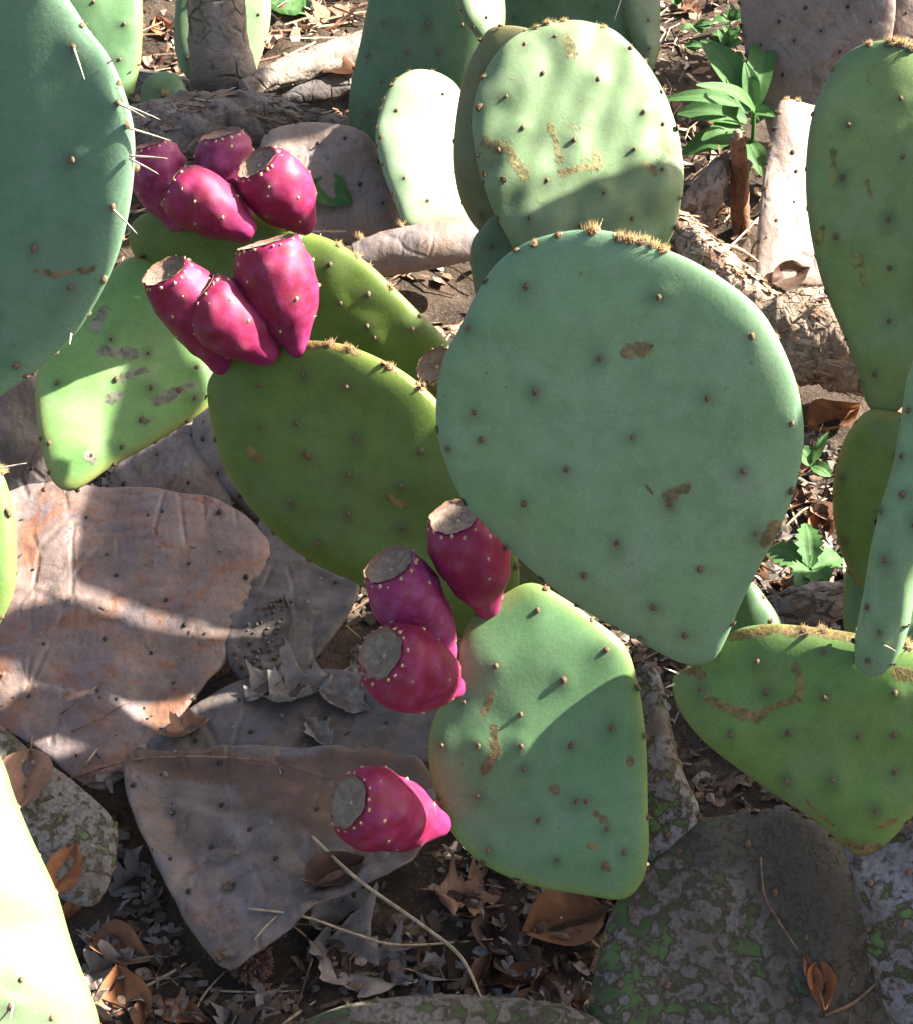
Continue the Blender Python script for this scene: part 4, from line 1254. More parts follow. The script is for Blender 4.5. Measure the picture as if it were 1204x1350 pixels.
added_side_pad(Hh, [(1.13, .693), (1.15, .705), (1.175, .72), (1.19, .717), (1.186, .70), (1.168, .68), (1.155, .662), (1.14, .658), (1.132, .672)], 0.44, (0.6, -0.8, 0.1), 'blue', seed=106)
added_side_pad(Hh, [(.932, .605), (.915, .632), (.875, .632), (.84, .60), (.81, .56), (.80, .525), (.82, .512), (.845, .537), (.87, .562), (.90, .563), (.925, .578)], 0.47, (0.9, -0.4, 0.1), 'blue', seed=108)
added_side_pad(Hh, [(1.20, .787), (1.213, .765), (1.25, .755), (1.275, .79), (1.25, .83), (1.215, .838), (1.197, .81)], 0.45, (0.8, -0.5, 0.1), 'blue', seed=109)
added_side_pad(Hh, [(1.19, .72), (1.215, .70), (1.25, .715), (1.27, .76), (1.255, .785), (1.225, .78), (1.215, .765), (1.21, .74)], 0.47, (0.85, -0.45, 0.1), 'mid', seed=110)
added_side_pad(Hh, [(1.278, .635), (1.272, .66), (1.285, .69), (1.31, .70), (1.335, .67), (1.325, .635), (1.30, .625)], 0.46, (0.9, -0.4, 0.1), 'blue', seed=114)
added_side_pad(Hh, [(.895, .17), (.95, .15), (1.04, .19), (1.06, .26), (1.0, .285), (.93, .265), (.885, .215)], 0.46, (0.95, -0.2, 0.2), 'mid', seed=115)
Hb = thing('prickly_pear_cactus', (0.55, 1.78, 0), 'further added unseen cactus at the side, shaped to shade the woody trunk', 'cactus', LIVE)  # added out of view to put the trunk and dark log in shade
added_side_pad(Hb, [(1.66, .50), (1.70, .48), (1.78, .50), (1.86, .54), (1.88, .59), (1.80, .62), (1.72, .62), (1.67, .56)], 0.46, (0.9, -0.3, 0.1), 'blue', seed=111)
added_side_pad(Hb, [(1.73, .49), (1.71, .42), (1.73, .34), (1.78, .33), (1.82, .40), (1.81, .49), (1.77, .51)], 0.48, (0.95, -0.2, 0.1), 'mid', seed=112)
added_side_pad(Hb, [(1.73, .34), (1.70, .24), (1.72, .10), (1.76, -.01), (1.80, 0.0), (1.83, .12), (1.82, .27), (1.78, .35)], 0.50, (0.95, -0.2, 0.1), 'cork2', seed=113, T=0.03, style='cork')

# ------------------------------------------------------------------ small things lying about
SV = np.concatenate(SURF_V)
BVH = BVHTree.FromPolygons([tuple(v) for v in SV], SURF_F)


def hit_px(x, y):
    r = ray(x, y)
    loc, nor, i, dist = BVH.ray_cast(Vector(C_), Vector(r).normalized())
    if loc is None:
        loc = Vector(zpt(x, y, 0.0))
        nor = Vector((0, 0, 1))
    if nor.z < 0:
        nor = -nor
    return loc, nor


def hit_down(x, y):
    loc, nor, i, dist = BVH.ray_cast(Vector((x, y, 0.30)), Vector((0, 0, -1)))
    if loc is None:
        return Vector((x, y, 0)), Vector((0, 0, 1))
    if nor.z < 0:
        nor = -nor
    return loc, nor


def leaf_mesh(kind, rs, curl=0.3, fold=0.3, nl=9, nw=3, lobes=0.0):
    """unit-length leaf along +X, outline by kind, real curl; returns V,F,vein"""
    V, Fs, ve = [], [], []
    us = np.linspace(0, 1, nl)
    ph = rs.uniform(0, 6.28, 4)
    for i, u in enumerate(us):
        w = 0.30 * math.sin(math.pi * u ** 0.8) ** 0.8 if 0 < u < 1 else 0.012
        if kind == 'narrow':
            w *= 0.62
        if kind == 'broad':
            w *= 1.35
        for j in range(-nw, nw + 1):
            v = j / nw
            wl = w
            if lobes and abs(j) == nw:
                wl = w * (1 + lobes * (math.sin(u * 17 + ph[2]) * 0.7 + 0.35 * math.sin(u * 41 + ph[3])))
            elif lobes and abs(j) == nw - 1:
                wl = w * (1 + 0.55 * lobes * math.sin(u * 17 + ph[2]))
            x = u + (0.06 * abs(v) if lobes else 0) + rs.normal(0, 0.006)
            y = v * wl
            z = fold * abs(y) + curl * ((u - 0.5) ** 2) - curl * 0.08 + 0.035 * math.sin(9 * u + ph[0] + 3 * v) + 0.03 * math.sin(6 * v + ph[1] + 5 * u) + 0.5 * curl * y * y * 4 + rs.normal(0, 0.006)
            V.append((x - 0.5, y, z))
            side = max(0.0, 1 - abs(((u * 5 - abs(v) * 1.1) % 1.0) - 0.5) * 6) * 0.5
            ve.append(1.0 if j == 0 else side)
    c = 2 * nw + 1
    for i in range(nl - 1):
        for j in range(c - 1):
            Fs.append((i * c + j, i * c + c + j, i * c + c + j + 1, i * c + j + 1))
    V = np.array(V)
    return V, Fs, ve


def place(V, P, N, size, yaw, tilt=(0, 0)):
    n = Vector(N)
    n = (n + Vector((tilt[0], tilt[1], 0))).normalized()
    q = n.to_track_quat('Z', 'Y').to_matrix() @ Matrix.Rotation(yaw, 3, 'Z')
    A_ = np.array(q)
    W = (V * size) @ A_.T
    n_ = np.array(n)
    lo = np.percentile(W @ n_, 12)
    return W + np.array(P) - n_ * lo + n_ * 0.0006


LEAFG = 'dry leaves lying about'


def leaf_px(label, x, y, tip, size_px, mat, kind='ovate', lobes=0.0, curl=0.4, fold=0.3, seed=0, tilt=(0, 0), stalk=True, name='dry_leaf', cat='leaf', group=LEAFG):
    rs = np.random.default_rng(seed + 300)
    loc, nor = hit_px(x, y)
    l2, _ = hit_px(*tip)
    dv = l2 - loc
    nl = 25 if lobes else 11
    V, Fs, ve = leaf_mesh(kind, rs, curl, fold, nl, 4, lobes)
    size = size_px * K * dz(x, y, 0.02)
    n = (nor + Vector((tilt[0], tilt[1], 0.6))).normalized()
    q = n.to_track_quat('Z', 'Y')
    loc_d = q.inverted() @ dv
    W = place(V, loc, n, size, math.atan2(loc_d.y, loc_d.x))
    o = mesh_obj(name, W - np.array(loc), Fs, M[mat], None, dict(vein=ve))
    o.location = loc
    tag(o, label, cat, group)
    if stalk:
        c = 9
        p0 = W[c // 2] - np.array(loc)
        d = W[c // 2] - W[c + c // 2]
        d = d / np.linalg.norm(d)
        s_ = tube('leaf_stalk', [p0 - d * 0.001, p0 + d * size * 0.13, p0 + d * size * 0.24 - np.array((0, 0, 0.002))], [0.0007, 0.0006, 0.0004], 'twig', None, seg=6, sub=4)
        s_.parent = o
    return o


leaf_px('large ragged grey weathered leaf in the dark litter above the low curved back pad', 470, 1275, (530, 1300), 150, 'l_grey', 'broad', 0.55, 0.5, 0.25, 1)
leaf_px('grey torn leaf curled open beside the ragged grey leaf', 455, 1215, (500, 1205), 95, 'l_grey', 'broad', 0.4, 0.9, 0.5, 2)
leaf_px('grey crumpled leaf near the rotting end of the grey purple pad and straw', 590, 1285, (640, 1270), 90, 'l_grey', 'ovate', 0.3, 0.7, 0.5, 3)
leaf_px('orange brown broad leaf tilted upright beside the glaring pale pad', 165, 1320, (160, 1280), 98, 'l_orange', 'broad', 0.0, 0.35, 0.25, 4, (0.0, -0.6))
leaf_px('small orange brown leaf below the orange brown broad leaf', 240, 1340, (270, 1350), 70, 'l_orange', 'ovate', 0.0, 0.4, 0.3, 5)
leaf_px('curled orange leaf resting on the mossy olive pad', 85, 1145, (100, 1110), 75, 'l_orange', 'ovate', 0.0, 0.6, 0.5, 6, (0.3, -0.3))
leaf_px('thin orange leaf under the mossy olive pad tip', 95, 1200, (70, 1230), 60, 'l_orange', 'narrow', 0.0, 0.5, 0.5, 7)
leaf_px('pinkish brown leaf lying across the mossy olive pad', 35, 1030, (30, 1070), 85, 'l_tan', 'broad', 0.0, 0.4, 0.3, 8)
leaf_px('folded reddish brown leaf beside the grey purple pad rim', 160, 1258, (200, 1275), 95, 'l_brown', 'ovate', 0.0, 0.6, 0.8, 9)
leaf_px('narrow reddish leaf standing by the folded brown leaf', 203, 1265, (200, 1240), 60, 'l_brown', 'narrow', 0.0, 0.4, 0.8, 10)
leaf_px('tan lobed leaf below the bright fruiting pad', 612, 1182, (650, 1185), 88, 'l_tan', 'broad', 0.65, 0.3, 0.15, 11)
leaf_px('dark curled leaf roll on the grey purple pad', 440, 1155, (470, 1140), 85, 'l_dark', 'ovate', 0.0, 1.1, 0.8, 12)
leaf_px('big brown folded leaf in the dark gap under the bright fruiting pad', 742, 1220, (700, 1235), 115, 'l_brown', 'broad', 0.0, 0.5, 0.6, 13, (0.2, -0.3))
leaf_px('orange oval leaf in the dark gap under the big folded leaf', 692, 1290, (720, 1285), 65, 'l_orange', 'ovate', 0.0, 0.5, 0.4, 14)
leaf_px('twin orange leaf folded on the corky blotched pad', 1082, 1300, (1085, 1330), 62, 'l_orange', 'ovate', 0.0, 0.5, 0.5, 15)
leaf_px('slim orange leaf beside the twin one on the corky blotched pad', 1070, 1285, (1062, 1262), 55, 'l_orange', 'narrow', 0.0, 0.5, 0.6, 16)
leaf_px('crumbling grey leaf in the litter gap below the rusty brown pad', 395, 915, (425, 905), 85, 'l_grey', 'broad', 0.5, 0.9, 0.5, 17)
leaf_px('grey curled leaf scrap next to the crumbling grey leaf', 350, 905, (330, 925), 70, 'l_grey', 'ovate', 0.4, 0.9, 0.6, 18)
leaf_px('pale grey leaf sliver by the fruit pair', 450, 925, (480, 935), 70, 'l_grey', 'ovate', 0.3, 0.7, 0.5, 19)
leaf_px('small grey leaf scrap near the half buried grey pad', 420, 970, (450, 985), 55, 'l_grey', 'ovate', 0.3, 0.8, 0.5, 20)
leaf_px('sunlit crumpled leaf at the end of the rusty brown pad', 245, 965, (270, 955), 60, 'l_tan', 'ovate', 0.4, 0.9, 0.5, 21)
leaf_px('warm orange leaf pair in sun behind the largest pad', 1100, 555, (1140, 548), 80, 'l_orange', 'broad', 0.0, 0.4, 0.3, 22)
leaf_px('curled orange leaf in sun beside the dark shaded pad', 1085, 695, (1090, 670), 65, 'l_orange', 'ovate', 0.0, 0.6, 0.5, 23)
leaf_px('brown leaf in shade beside the dark shaded pad', 1075, 655, (1090, 640), 50, 'l_dark', 'ovate', 0.0, 0.6, 0.5, 24)
leaf_px('grey brown leaf lying under the shredded stem', 1075, 590, (1100, 600), 55, 'l_grey', 'ovate', 0.2, 0.5, 0.3, 25)
leaf_px('green torn leaf scrap in front of the pinkish tan pad', 438, 255, (465, 270), 58, 'l_green', 'broad', 0.0, 0.3, 0.1, 26, name='green_leaf', stalk=False)
leaf_px('pale round leaf blotched with holes in the sunny litter by the woody trunk', 385, 15, (420, 20), 75, 'l_green', 'broad', 0.2, 0.3, 0.2, 27, name='green_leaf')
leaf_px('sunlit tan leaf above the weathered branch', 440, 30, (470, 10), 80, 'l_tan', 'broad', 0.3, 0.4, 0.3, 28)
leaf_px('pale bent leaf beside the woody trunk', 362, 55, (372, 30), 55, 'l_tan', 'ovate', 0.0, 0.5, 0.4, 29)
leaf_px('tan leaf in the sunlit gap beside the woody trunk', 203, 85, (200, 60), 50, 'l_tan', 'ovate', 0.0, 0.5, 0.4, 30)
leaf_px('orange leaf in the sunlit gap beside the woody trunk', 215, 40, (205, 20), 55, 'l_orange', 'ovate', 0.0, 0.5, 0.4, 31)
leaf_px('shaded brown leaf pointing out under the weathered branch', 445, 95, (430, 80), 60, 'l_brown', 'ovate', 0.0, 0.5, 0.7, 32)
leaf_px('dark leaf beside the sunlit beige pad foot', 1040, 365, (1065, 355), 60, 'l_dark', 'ovate', 0.0, 0.6, 0.5, 33)
leaf_px('brown leaf at the foot of the cut branch', 930, 395, (960, 400), 55, 'l_tan', 'ovate', 0.3, 0.6, 0.5, 34)

# random dry leaves in the litter: shapes shared between copies
protos = []
prs = np.random.default_rng(5)
for k_, (kind, lob, mat) in enumerate([('ovate', 0, 'l_brown'), ('broad', 0.5, 'l_grey'), ('ovate', 0.3, 'l_dark'), ('broad', 0, 'l_dark'), ('narrow', 0, 'l_brown'), ('ovate', 0.4, 'l_grey'), ('broad', 0.4, 'l_tan'), ('ovate', 0, 'l_tan')]):
    V, Fs, ve = leaf_mesh(kind, prs, prs.uniform(0.3, 1.0), prs.uniform(0.2, 0.7), 17 if lob else 9, 3, lob)
    V[:, 2] -= np.percentile(V[:, 2], 12)
    me = bpy.data.meshes.new('dry_leaf')
    me.from_pydata(V.tolist(), [], Fs)
    me.materials.append(M[mat])
    a_ = me.attributes.new('vein', 'FLOAT', 'POINT')
    a_.data.foreach_set('value', np.array(ve, dtype=np.float32))
    me.polygons.foreach_set('use_smooth', [True] * len(me.polygons))
    shape_w = 'torn lobed' if lob else {'ovate': 'oval', 'broad': 'broad', 'narrow': 'narrow'}[kind]
    protos.append((me, shape_w + ' ' + {'l_brown': 'brown', 'l_grey': 'grey', 'l_dark': 'dark brown', 'l_tan': 'tan'}[mat]))
SURF_DEADZONE = []
for i in range(-110, 230):
    if i < 110:
        px = (prs.uniform(120, 1000), prs.uniform(1080, 1345)) if i < 85 else (prs.uniform(300, 620), prs.uniform(870, 1010))
    else:
        px = (prs.uniform(150, 1204), prs.uniform(-20, 560)) if i < 200 else (prs.uniform(1000, 1130), prs.uniform(520, 820))
    if any(math.hypot(px[0] - a_, px[1] - b_) < c_ for a_, b_, c_ in ((330, 1268, 75), (470, 1275, 85), (612, 1182, 65), (742, 1220, 70), (440, 1155, 50))):
        continue
    g = zpt(px[0], px[1], 0.0)
    loc, nor = hit_down(g[0], g[1])
    if loc.z > 0.03:
        continue
    pool = [1, 2, 3, 5, 2, 5, 4, 1, 0] if px[1] > 700 else [0, 4, 6, 7, 7, 6]
    me, cname = protos[pool[prs.integers(0, len(pool))]]
    o = bpy.data.objects.new('dry_leaf', me)
    COL.objects.link(o)
    n = (nor + Vector((prs.normal(0, 0.25), prs.normal(0, 0.25), 0.4))).normalized()
    o.rotation_mode = 'QUATERNION'
    o.rotation_quaternion = n.to_track_quat('Z', 'Y') @ Quaternion((0, 0, 1), prs.uniform(0, 6.28))
    o.location = loc + n * 0.001
    s = prs.uniform(0.016, 0.038)
    o.scale = (s, s, s)
    shade = 'in the shaded litter between the fallen pads' if px[1] > 700 else 'in the sunny litter behind the clump'
    tag(o, 'small %s dry leaf lying %s' % (cname, shade), 'leaf', LEAFG)

# straws and needles
STR = 'dry straws and needles'


def straw(label, pts, r=0.0008, mat='straw', lift=0.003, name='dry_straw', cat='straw'):
    P = []
    for (x, y) in pts:
        l, n = hit_px(x, y)
        P.append(np.array(l))
    dh = [float((p - C_) @ F_) for p in P]
    for i in range(1, len(P) - 1):
        w = i / (len(P) - 1)
        P[i] = at(*pts[i], min(dh[i], dh[0] * (1 - w) + dh[-1] * w))
    P = [p - ray(*q) / np.linalg.norm(ray(*q)) * lift * (0.35 if i in (0, len(P) - 1) else 1) for i, (p, q) in enumerate(zip(P, pts))]
    base = P[0].copy()
    o = tube(name, [p - base for p in P], [r] * (len(P) - 1) + [r * 0.5], mat, None, seg=7, sub=6)
    o.location = base
    return tag(o, label, cat, STR)


straw('long pale straw running from the lowest fruit to the low curved back pad', [(412, 1103), (470, 1158), (560, 1222), (608, 1262), (634, 1314)], 0.0011)
straw('thin pale straw crossing the longest straw over the grey leaf', [(328, 1198), (400, 1208), (470, 1232), (530, 1246), (650, 1238)], 0.0008, lift=0.010)
straw('brown pine needle lying over the rim of the grey purple pad', [(100, 1024), (190, 1000), (330, 1001), (440, 1026)], 0.0007, 'twig')
straw('short straw leaning on the rusty brown pad tip', [(94, 1026), (112, 1008), (128, 987)], 0.0008)
straw('red brown needle on the sunlit end of the rusty brown pad', [(34, 979), (85, 938), (140, 895)], 0.0006, 'twig')
straw('second red brown needle on the sunlit end of the rusty brown pad', [(36, 983), (100, 962), (170, 925)], 0.0006, 'twig')
straw('short thick straw beside the folded reddish leaf', [(190, 1302), (220, 1286), (245, 1270)], 0.0011)
straw('forked straw beside the spiky seed head', [(254, 1342), (270, 1310), (298, 1280)], 0.0007)
straw('straw passing below the spiky seed head', [(280, 1306), (340, 1308), (395, 1306)], 0.0007)
straw('slanting straw under the ragged grey leaf', [(372, 1352), (392, 1336), (416, 1320)], 0.0010)
straw('thin straw pointing from the seed head towards the grey purple pad', [(335, 1240), (350, 1222), (365, 1208)], 0.0007)
straw('short straw across the gap behind the fruit pair', [(448, 818), (462, 830), (476, 842)], 0.0006)
straw('thin straw in the dark gap under the bright fruiting pad', [(660, 1290), (695, 1250), (720, 1190), (745, 1168)], 0.0006)
straw('fine dark stem trailing over the corky blotched pad', [(1003, 1130), (1008, 1180), (1030, 1220), (1052, 1252)], 0.0006, 'twig')
straw('brown twig lying at the foot of the grey corky stem', [(1088, 1338), (1125, 1322), (1158, 1294)], 0.0010, 'twig')
straw('pale curved vine scrap below the cut branch', [(950, 322), (975, 328), (1000, 345)], 0.0013, 'straw')
straw('pale hooked tendril beside the sunlit beige pad', [(990, 340), (995, 322), (1012, 312)], 0.0011, 'straw')
straw('sunlit straw across the litter behind the largest pad', [(1035, 695), (1060, 672), (1095, 655)], 0.0009)
straw('sunlit short straw behind the largest pad', [(1040, 660), (1050, 690), (1062, 705)], 0.0008)
straw('pale stick in the sunny litter above the weathered branch', [(375, 42), (420, 36), (470, 28)], 0.0016, 'straw')
straw('dark thin twig arching over the dark grey dead pad', [(375, 785), (385, 815), (375, 845), (360, 852)], 0.0007, 'twig_dk')

# spiky seed head
loc, nor = hit_px(330, 1285)
r0 = 31 * K * 1.2
t = thing('seed_head', tuple(loc), 'round spiky brown seed head in the litter beside the grey purple pad tip', 'seed head')
cen = at(330, 1266, float((np.array(loc) - C_) @ F_) - r0 * 0.9)
core = []
V, Fs, MI = [], [], []
srs = np.random.default_rng(8)
bm = bmesh.new()
bmesh.ops.create_icosphere(bm, subdivisions=2, radius=r0 * 0.55)
cv = [np.array(v.co) + cen for v in bm.verts]
cf = [tuple(v.index for v in f.verts) for f in bm.faces]
bm.free()
mesh_obj('core', cv, cf, M['seed'], t)
for i in range(130):
    a = math.acos(1 - 2 * (i + 0.5) / 130)
    b = i * 2.399963
    d_ = np.array((math.sin(a) * math.cos(b), math.sin(a) * math.sin(b), math.cos(a))) + srs.normal(0, 0.12, 3)
    d_ /= np.linalg.norm(d_)
    s_ = np.cross(d_, (0.3, 0.2, 0.9))
    s_ /= np.linalg.norm(s_)
    u_ = np.cross(d_, s_)
    p0, L_ = cen + d_ * r0 * 0.45, r0 * srs.uniform(0.5, 0.75)
    o_ = len(V)
    w_ = r0 * 0.07
    V += [p0 + s_ * w_, p0 + u_ * w_, p0 - s_ * w_, p0 - u_ * w_, p0 + d_ * L_ * 0.75 + s_ * w_ * 1.2, p0 + d_ * L_ * 0.75 + u_ * w_ * 1.2, p0 + d_ * L_ * 0.75 - s_ * w_ * 1.2, p0 + d_ * L_ * 0.75 - u_ * w_ * 1.2, p0 + d_ * L_]
    for j in range(4):
        k2 = (j + 1) % 4
        Fs += [(o_ + j, o_ + k2, o_ + 4 + k2, o_ + 4 + j), (o_ + 4 + j, o_ + 4 + k2, o_ + 8)]
sp_ = mesh_obj('spikes', V, Fs, M['seed'], t)
sp_['kind'] = 'stuff'


# ------------------------------------------------------------------ green seedlings
def blade_leaf(parent, base, tip, d0, d1, wpx, seed=0, mat='l_green', arch=0.12, lobes=0.0):
    rs = np.random.default_rng(seed + 900)
    Pb, Pt = at(*base, d0), at(*tip, d1)
    ax = Pt - Pb
    L = np.linalg.norm(ax)
    ax /= L
    up = np.cross(np.cross(ax, (0, -0.35, 0.9)), ax)
    up /= np.linalg.norm(up)
    sd = np.cross(ax, up)
    W = wpx * K * d0 * 0.5
    V, Fs, ve = [], [], []
    nl, nw = 13, 3
    for i in range(nl):
        u = i / (nl - 1)
        w = W * (math.sin(math.pi * min(1, u * 0.96 + 0.02) ** 0.85)) ** 0.75
        for j in range(-nw, nw + 1):
            v = j / nw
            wl = w * (1 + (lobes * (1 if i % 2 else -1) if abs(j) == nw else 0))
            V.append(Pb + ax * L * u + sd * v * wl + up * (arch * L * math.sin(math.pi * u) + 0.35 * abs(v) * wl + 0.06 * wl * math.sin(9 * u + 2 * v + seed)))
            ve.append(1.0 if j == 0 else 0.0)
    c = 2 * nw + 1
    for i in range(nl - 1):
        for j in range(c - 1):
            Fs.append((i * c + j, i * c + c + j, i * c + c + j + 1, i * c + j + 1))
    return mesh_obj('leaf', V, Fs, M[mat], parent, dict(vein=ve))


pb = zpt(985, 235, 0.0)
dd = float((pb - C_) @ F_)
S = thing('leafy_seedling', (pb[0], pb[1], 0), 'glossy green leafy seedling growing above the cut branch', 'seedling')
tube('stem', [pb, at(992, 190, dd - 0.03), at(994, 150, dd - 0.05), at(992, 130, dd - 0.06)], [0.0022, 0.002, 0.0016, 0.001], 'l_green', S, seg=8, sub=6)
for i, (b_, t_, a0, a1, w_) in enumerate([((994, 148), (1008, 38), 0.05, 0.0, 36), ((992, 142), (982, 82), 0.06, 0.07, 24), ((985, 140), (925, 52), 0.04, 0.0, 40), ((1000, 158), (918, 112), 0.06, 0.12, 26),
                                          ((975, 140), (874, 132), 0.05, 0.06, 22), ((990, 150), (1022, 154), 0.06, 0.08, 20), ((985, 150), (960, 82), 0.05, 0.0, 36), ((985, 160), (893, 150), 0.04, 0.04, 42),
                                          ((980, 170), (925, 185), 0.04, 0.06, 30), ((975, 180), (898, 205), 0.02, 0.02, 36), ((990, 165), (1035, 130), 0.03, 0.0, 24), ((985, 185), (1005, 232), 0.03, 0.04, 28)]):
    blade_leaf(S, b_, t_, dd - a0, dd - a1, w_, i)

pb = zpt(1070, 770, 0.0)
dd = float((pb - C_) @ F_)
S = thing('low_weed', (pb[0], pb[1], 0), 'low green weed with lobed leaves in the gap behind the largest pad', 'weed')
tube('stem', [pb, at(1068, 755, dd - 0.015), at(1066, 745, dd - 0.02)], [0.0014, 0.0012, 0.0008], 'l_green', S, seg=8, sub=5)
for i, (b_, t_, w_, lob) in enumerate([((1068, 748), (1012, 725), 42, 0.2), ((1068, 748), (1062, 690), 34, 0.2), ((1070, 750), (1108, 735), 36, 0.2), ((1068, 752), (1050, 775), 42, 0.15), ((1070, 752), (1088, 775), 40, 0.15)]):
    blade_leaf(S, b_, t_, dd - 0.02, dd - 0.02 - (0.02 if t_[1] > 760 else -0.02), w_, 20 + i, lobes=lob)
pb = zpt(1072, 625, 0.0)
dd = float((pb - C_) @ F_)
S = thing('low_weed', (pb[0], pb[1], 0), 'small weed of smooth green leaves beside the rim of the largest pad', 'weed')
tube('stem', [pb, at(1070, 615, dd - 0.01), at(1068, 608, dd - 0.015)], [0.0012, 0.001, 0.0007], 'l_green', S, seg=8, sub=5)
for i, (b_, t_, w_) in enumerate([((1070, 612), (1050, 588), 26), ((1070, 614), (1096, 628), 22), ((1070, 610), (1092, 570), 14)]):
    blade_leaf(S, b_, t_, dd - 0.015, dd - 0.02, w_, 40 + i)
pb = zpt(1215, 90, 0.0)
dd = float((pb - C_) @ F_)
S = thing('low_weed', (pb[0], pb[1], 0), 'smooth green leaf weed behind the top of the tall streaked pad', 'weed')
tube('stem', [pb, at(1215, 75, dd - 0.06), at(1214, 62, dd - 0.08)], [0.0014, 0.0012, 0.0008], 'l_green', S, seg=8, sub=5)
blade_leaf(S, (1215, 60), (1163, 50), dd - 0.08, dd - 0.09, 20, 50)
blade_leaf(S, (1215, 62), (1260, 40), dd - 0.08, dd - 0.09, 20, 51)
wr = np.random.default_rng(77)
for i in range(9):
    x, y = wr.uniform(885, 975), wr.uniform(10, 100)
    pb = zpt(x, y, 0.0)
    dd = float((pb - C_) @ F_)
    S = thing('sprout', (pb[0], pb[1], 0), 'small pale green sprout in the straw behind the round worn pad', 'weed', 'sprouts in the straw')
    tube('stem', [pb, at(x, y - 8, dd - 0.01)], [0.001, 0.0007], 'l_green', S, seg=6, sub=4)
    for j in range(4):
        a = wr.uniform(0, 6.28)
        blade_leaf(S, (x, y - 7), (x + 26 * math.cos(a), y - 12 + 16 * math.sin(a)), dd - 0.01, dd - 0.015, wr.uniform(9, 15), 60 + i * 5 + j)

# ------------------------------------------------------------------ crumbled litter nobody could count
def crumbs(name, label, cat, n, region, size, mat, seed, zmax=0.03, tilt=0.5):
    rs = np.random.default_rng(seed)
    V, Fs, tn = [], [], []
    for _ in range(n):
        x, y = region(rs)
        loc, nor = hit_down(x, y)
        if loc.z > zmax:
            continue
        nn = np.array(nor) + np.array((rs.normal(0, tilt), rs.normal(0, tilt), 0.2))
        nn /= np.linalg.norm(nn)
        t = np.cross(nn, rs.normal(0, 1, 3))
        t /= np.linalg.norm(t)
        b = np.cross(nn, t)
        a_, b_ = rs.uniform(*size), rs.uniform(*size) * 0.55
        p = np.array(loc) + np.array((0, 0, rs.uniform(0.0, 0.006)))
        o = len(V)
        h = a_ * rs.uniform(-0.4, 0.5)
        V += [p - t * a_ - b * b_ * rs.uniform(0.2, 1), p - t * a_ * 0.8 + b * b_ * rs.uniform(0.3, 1), p + b * b_ * rs.uniform(0.6, 1.2) + nn * h, p - b * b_ * rs.uniform(0.6, 1.2) + nn * h * 0.6,
              p + t * a_ + b * b_ * rs.uniform(0.1, 0.7), p + t * a_ * 0.9 - b * b_ * rs.uniform(0.1, 0.8)]
        Fs += [(o, o + 3, o + 2, o + 1), (o + 3, o + 5, o + 4, o + 2)]
        tn += [rs.uniform()] * 6
    o = mesh_obj(name, V, Fs, M[mat], None, dict(tint=tn), False)
    return tag(o, label, cat, None, 'stuff')


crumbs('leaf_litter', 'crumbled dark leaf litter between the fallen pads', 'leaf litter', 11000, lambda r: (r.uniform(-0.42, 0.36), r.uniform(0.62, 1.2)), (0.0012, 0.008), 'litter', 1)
crumbs('leaf_litter', 'crumbled sunlit leaf litter behind the cactus clump', 'leaf litter', 9000, lambda r: (r.uniform(-0.9, 0.9), r.uniform(1.2, 2.4)), (0.002, 0.010), 'litter_top', 2)
crumbs('leaf_litter', 'dusty crumbs lying on the fallen dead pads', 'leaf litter', 500, lambda r: (r.uniform(-0.6, 0.1), r.uniform(0.65, 1.15)), (0.0008, 0.0028), 'litter', 3, 0.2, 0.2)


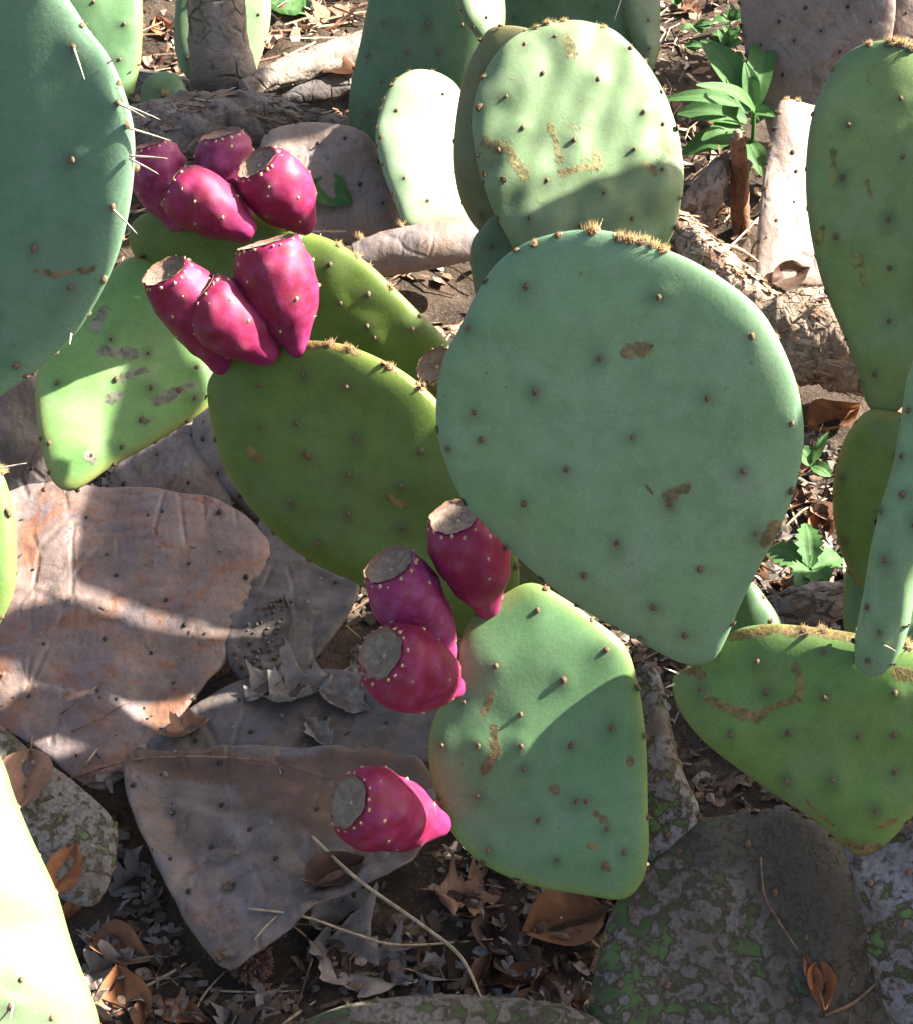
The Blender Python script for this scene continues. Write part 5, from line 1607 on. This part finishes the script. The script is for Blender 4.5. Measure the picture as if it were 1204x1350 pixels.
def needles(name, label, n, region, mat, seed, L=(0.02, 0.07)):
    rs = np.random.default_rng(seed)
    V, Fs, tn = [], [], []
    for _ in range(n):
        x, y = region(rs)
        loc, nor = hit_down(x, y)
        if loc.z > 0.03:
            continue
        a = rs.uniform(0, 6.28)
        l = rs.uniform(*L)
        d = np.array((math.cos(a), math.sin(a), rs.normal(0, 0.12)))
        s = np.array((-math.sin(a), math.cos(a), 0))
        u = np.array((0, 0, 1.0))
        w = rs.uniform(0.0005, 0.0011)
        p = np.array(loc) + np.array((0, 0, rs.uniform(0.001, 0.009)))
        cvv = s * rs.normal(0, 0.15) * l
        o = len(V)
        for k in range(3):
            q = p + d * l * (k / 2 - 0.5) + cvv * (1 if k == 1 else 0)
            V += [q + s * w, q + u * w * 1.5, q - s * w]
        for k in range(2):
            for j in range(3):
                j2 = (j + 1) % 3
                Fs.append((o + k * 3 + j, o + k * 3 + j2, o + k * 3 + 3 + j2, o + k * 3 + 3 + j))
        tn += [rs.uniform()] * 9
    o = mesh_obj(name, V, Fs, M[mat], None, dict(tint=tn), False)
    return tag(o, label, 'straw', None, 'stuff')


needles('straw_litter', 'tangle of dry straw and needles behind the clump', 2200, lambda r: (r.uniform(-0.8, 0.8), r.uniform(1.3, 2.4)), 'litter_top', 4)
needles('straw_litter', 'fine twigs and needles in the shaded litter', 600, lambda r: (r.uniform(-0.6, 0.6), r.uniform(0.6, 1.3)), 'litter', 5, (0.012, 0.05))
# seeds and grit beside the brown pad
grs = np.random.default_rng(9)
V, Fs, tn = [], [], []
for i in range(110):
    x, y = grs.uniform(290, 380), grs.uniform(790, 900)
    l, n = hit_px(x, y)
    if x + 0.5 * (y - 790) < 345:
        continue
    r = grs.uniform(0.0009, 0.0019)
    o_ = len(V)
    c = np.array(l) + np.array((0, 0, r * 0.5))
    for v in ((1, 0, 0), (0, 1, 0), (-1, 0, 0), (0, -1, 0), (0, 0, 1), (0, 0, -1), (0.7, 0.7, 0.3), (-0.7, 0.7, 0.3), (-0.7, -0.7, 0.3), (0.7, -0.7, 0.3)):
        V.append(c + np.array(v) * r * grs.uniform(0.8, 1.1))
    q = [o_, o_ + 6, o_ + 1, o_ + 7, o_ + 2, o_ + 8, o_ + 3, o_ + 9]
    for j in range(8):
        Fs += [(q[j], q[(j + 1) % 8], o_ + 4), (q[(j + 1) % 8], q[j], o_ + 5)]
    tn += [grs.uniform(0.1, 0.8)] * 10
o = mesh_obj('seed_grit', V, Fs, M['litter'], None, dict(tint=tn))
tag(o, 'little round seeds gathered beside the rusty brown dead pad', 'seeds', None, 'stuff')
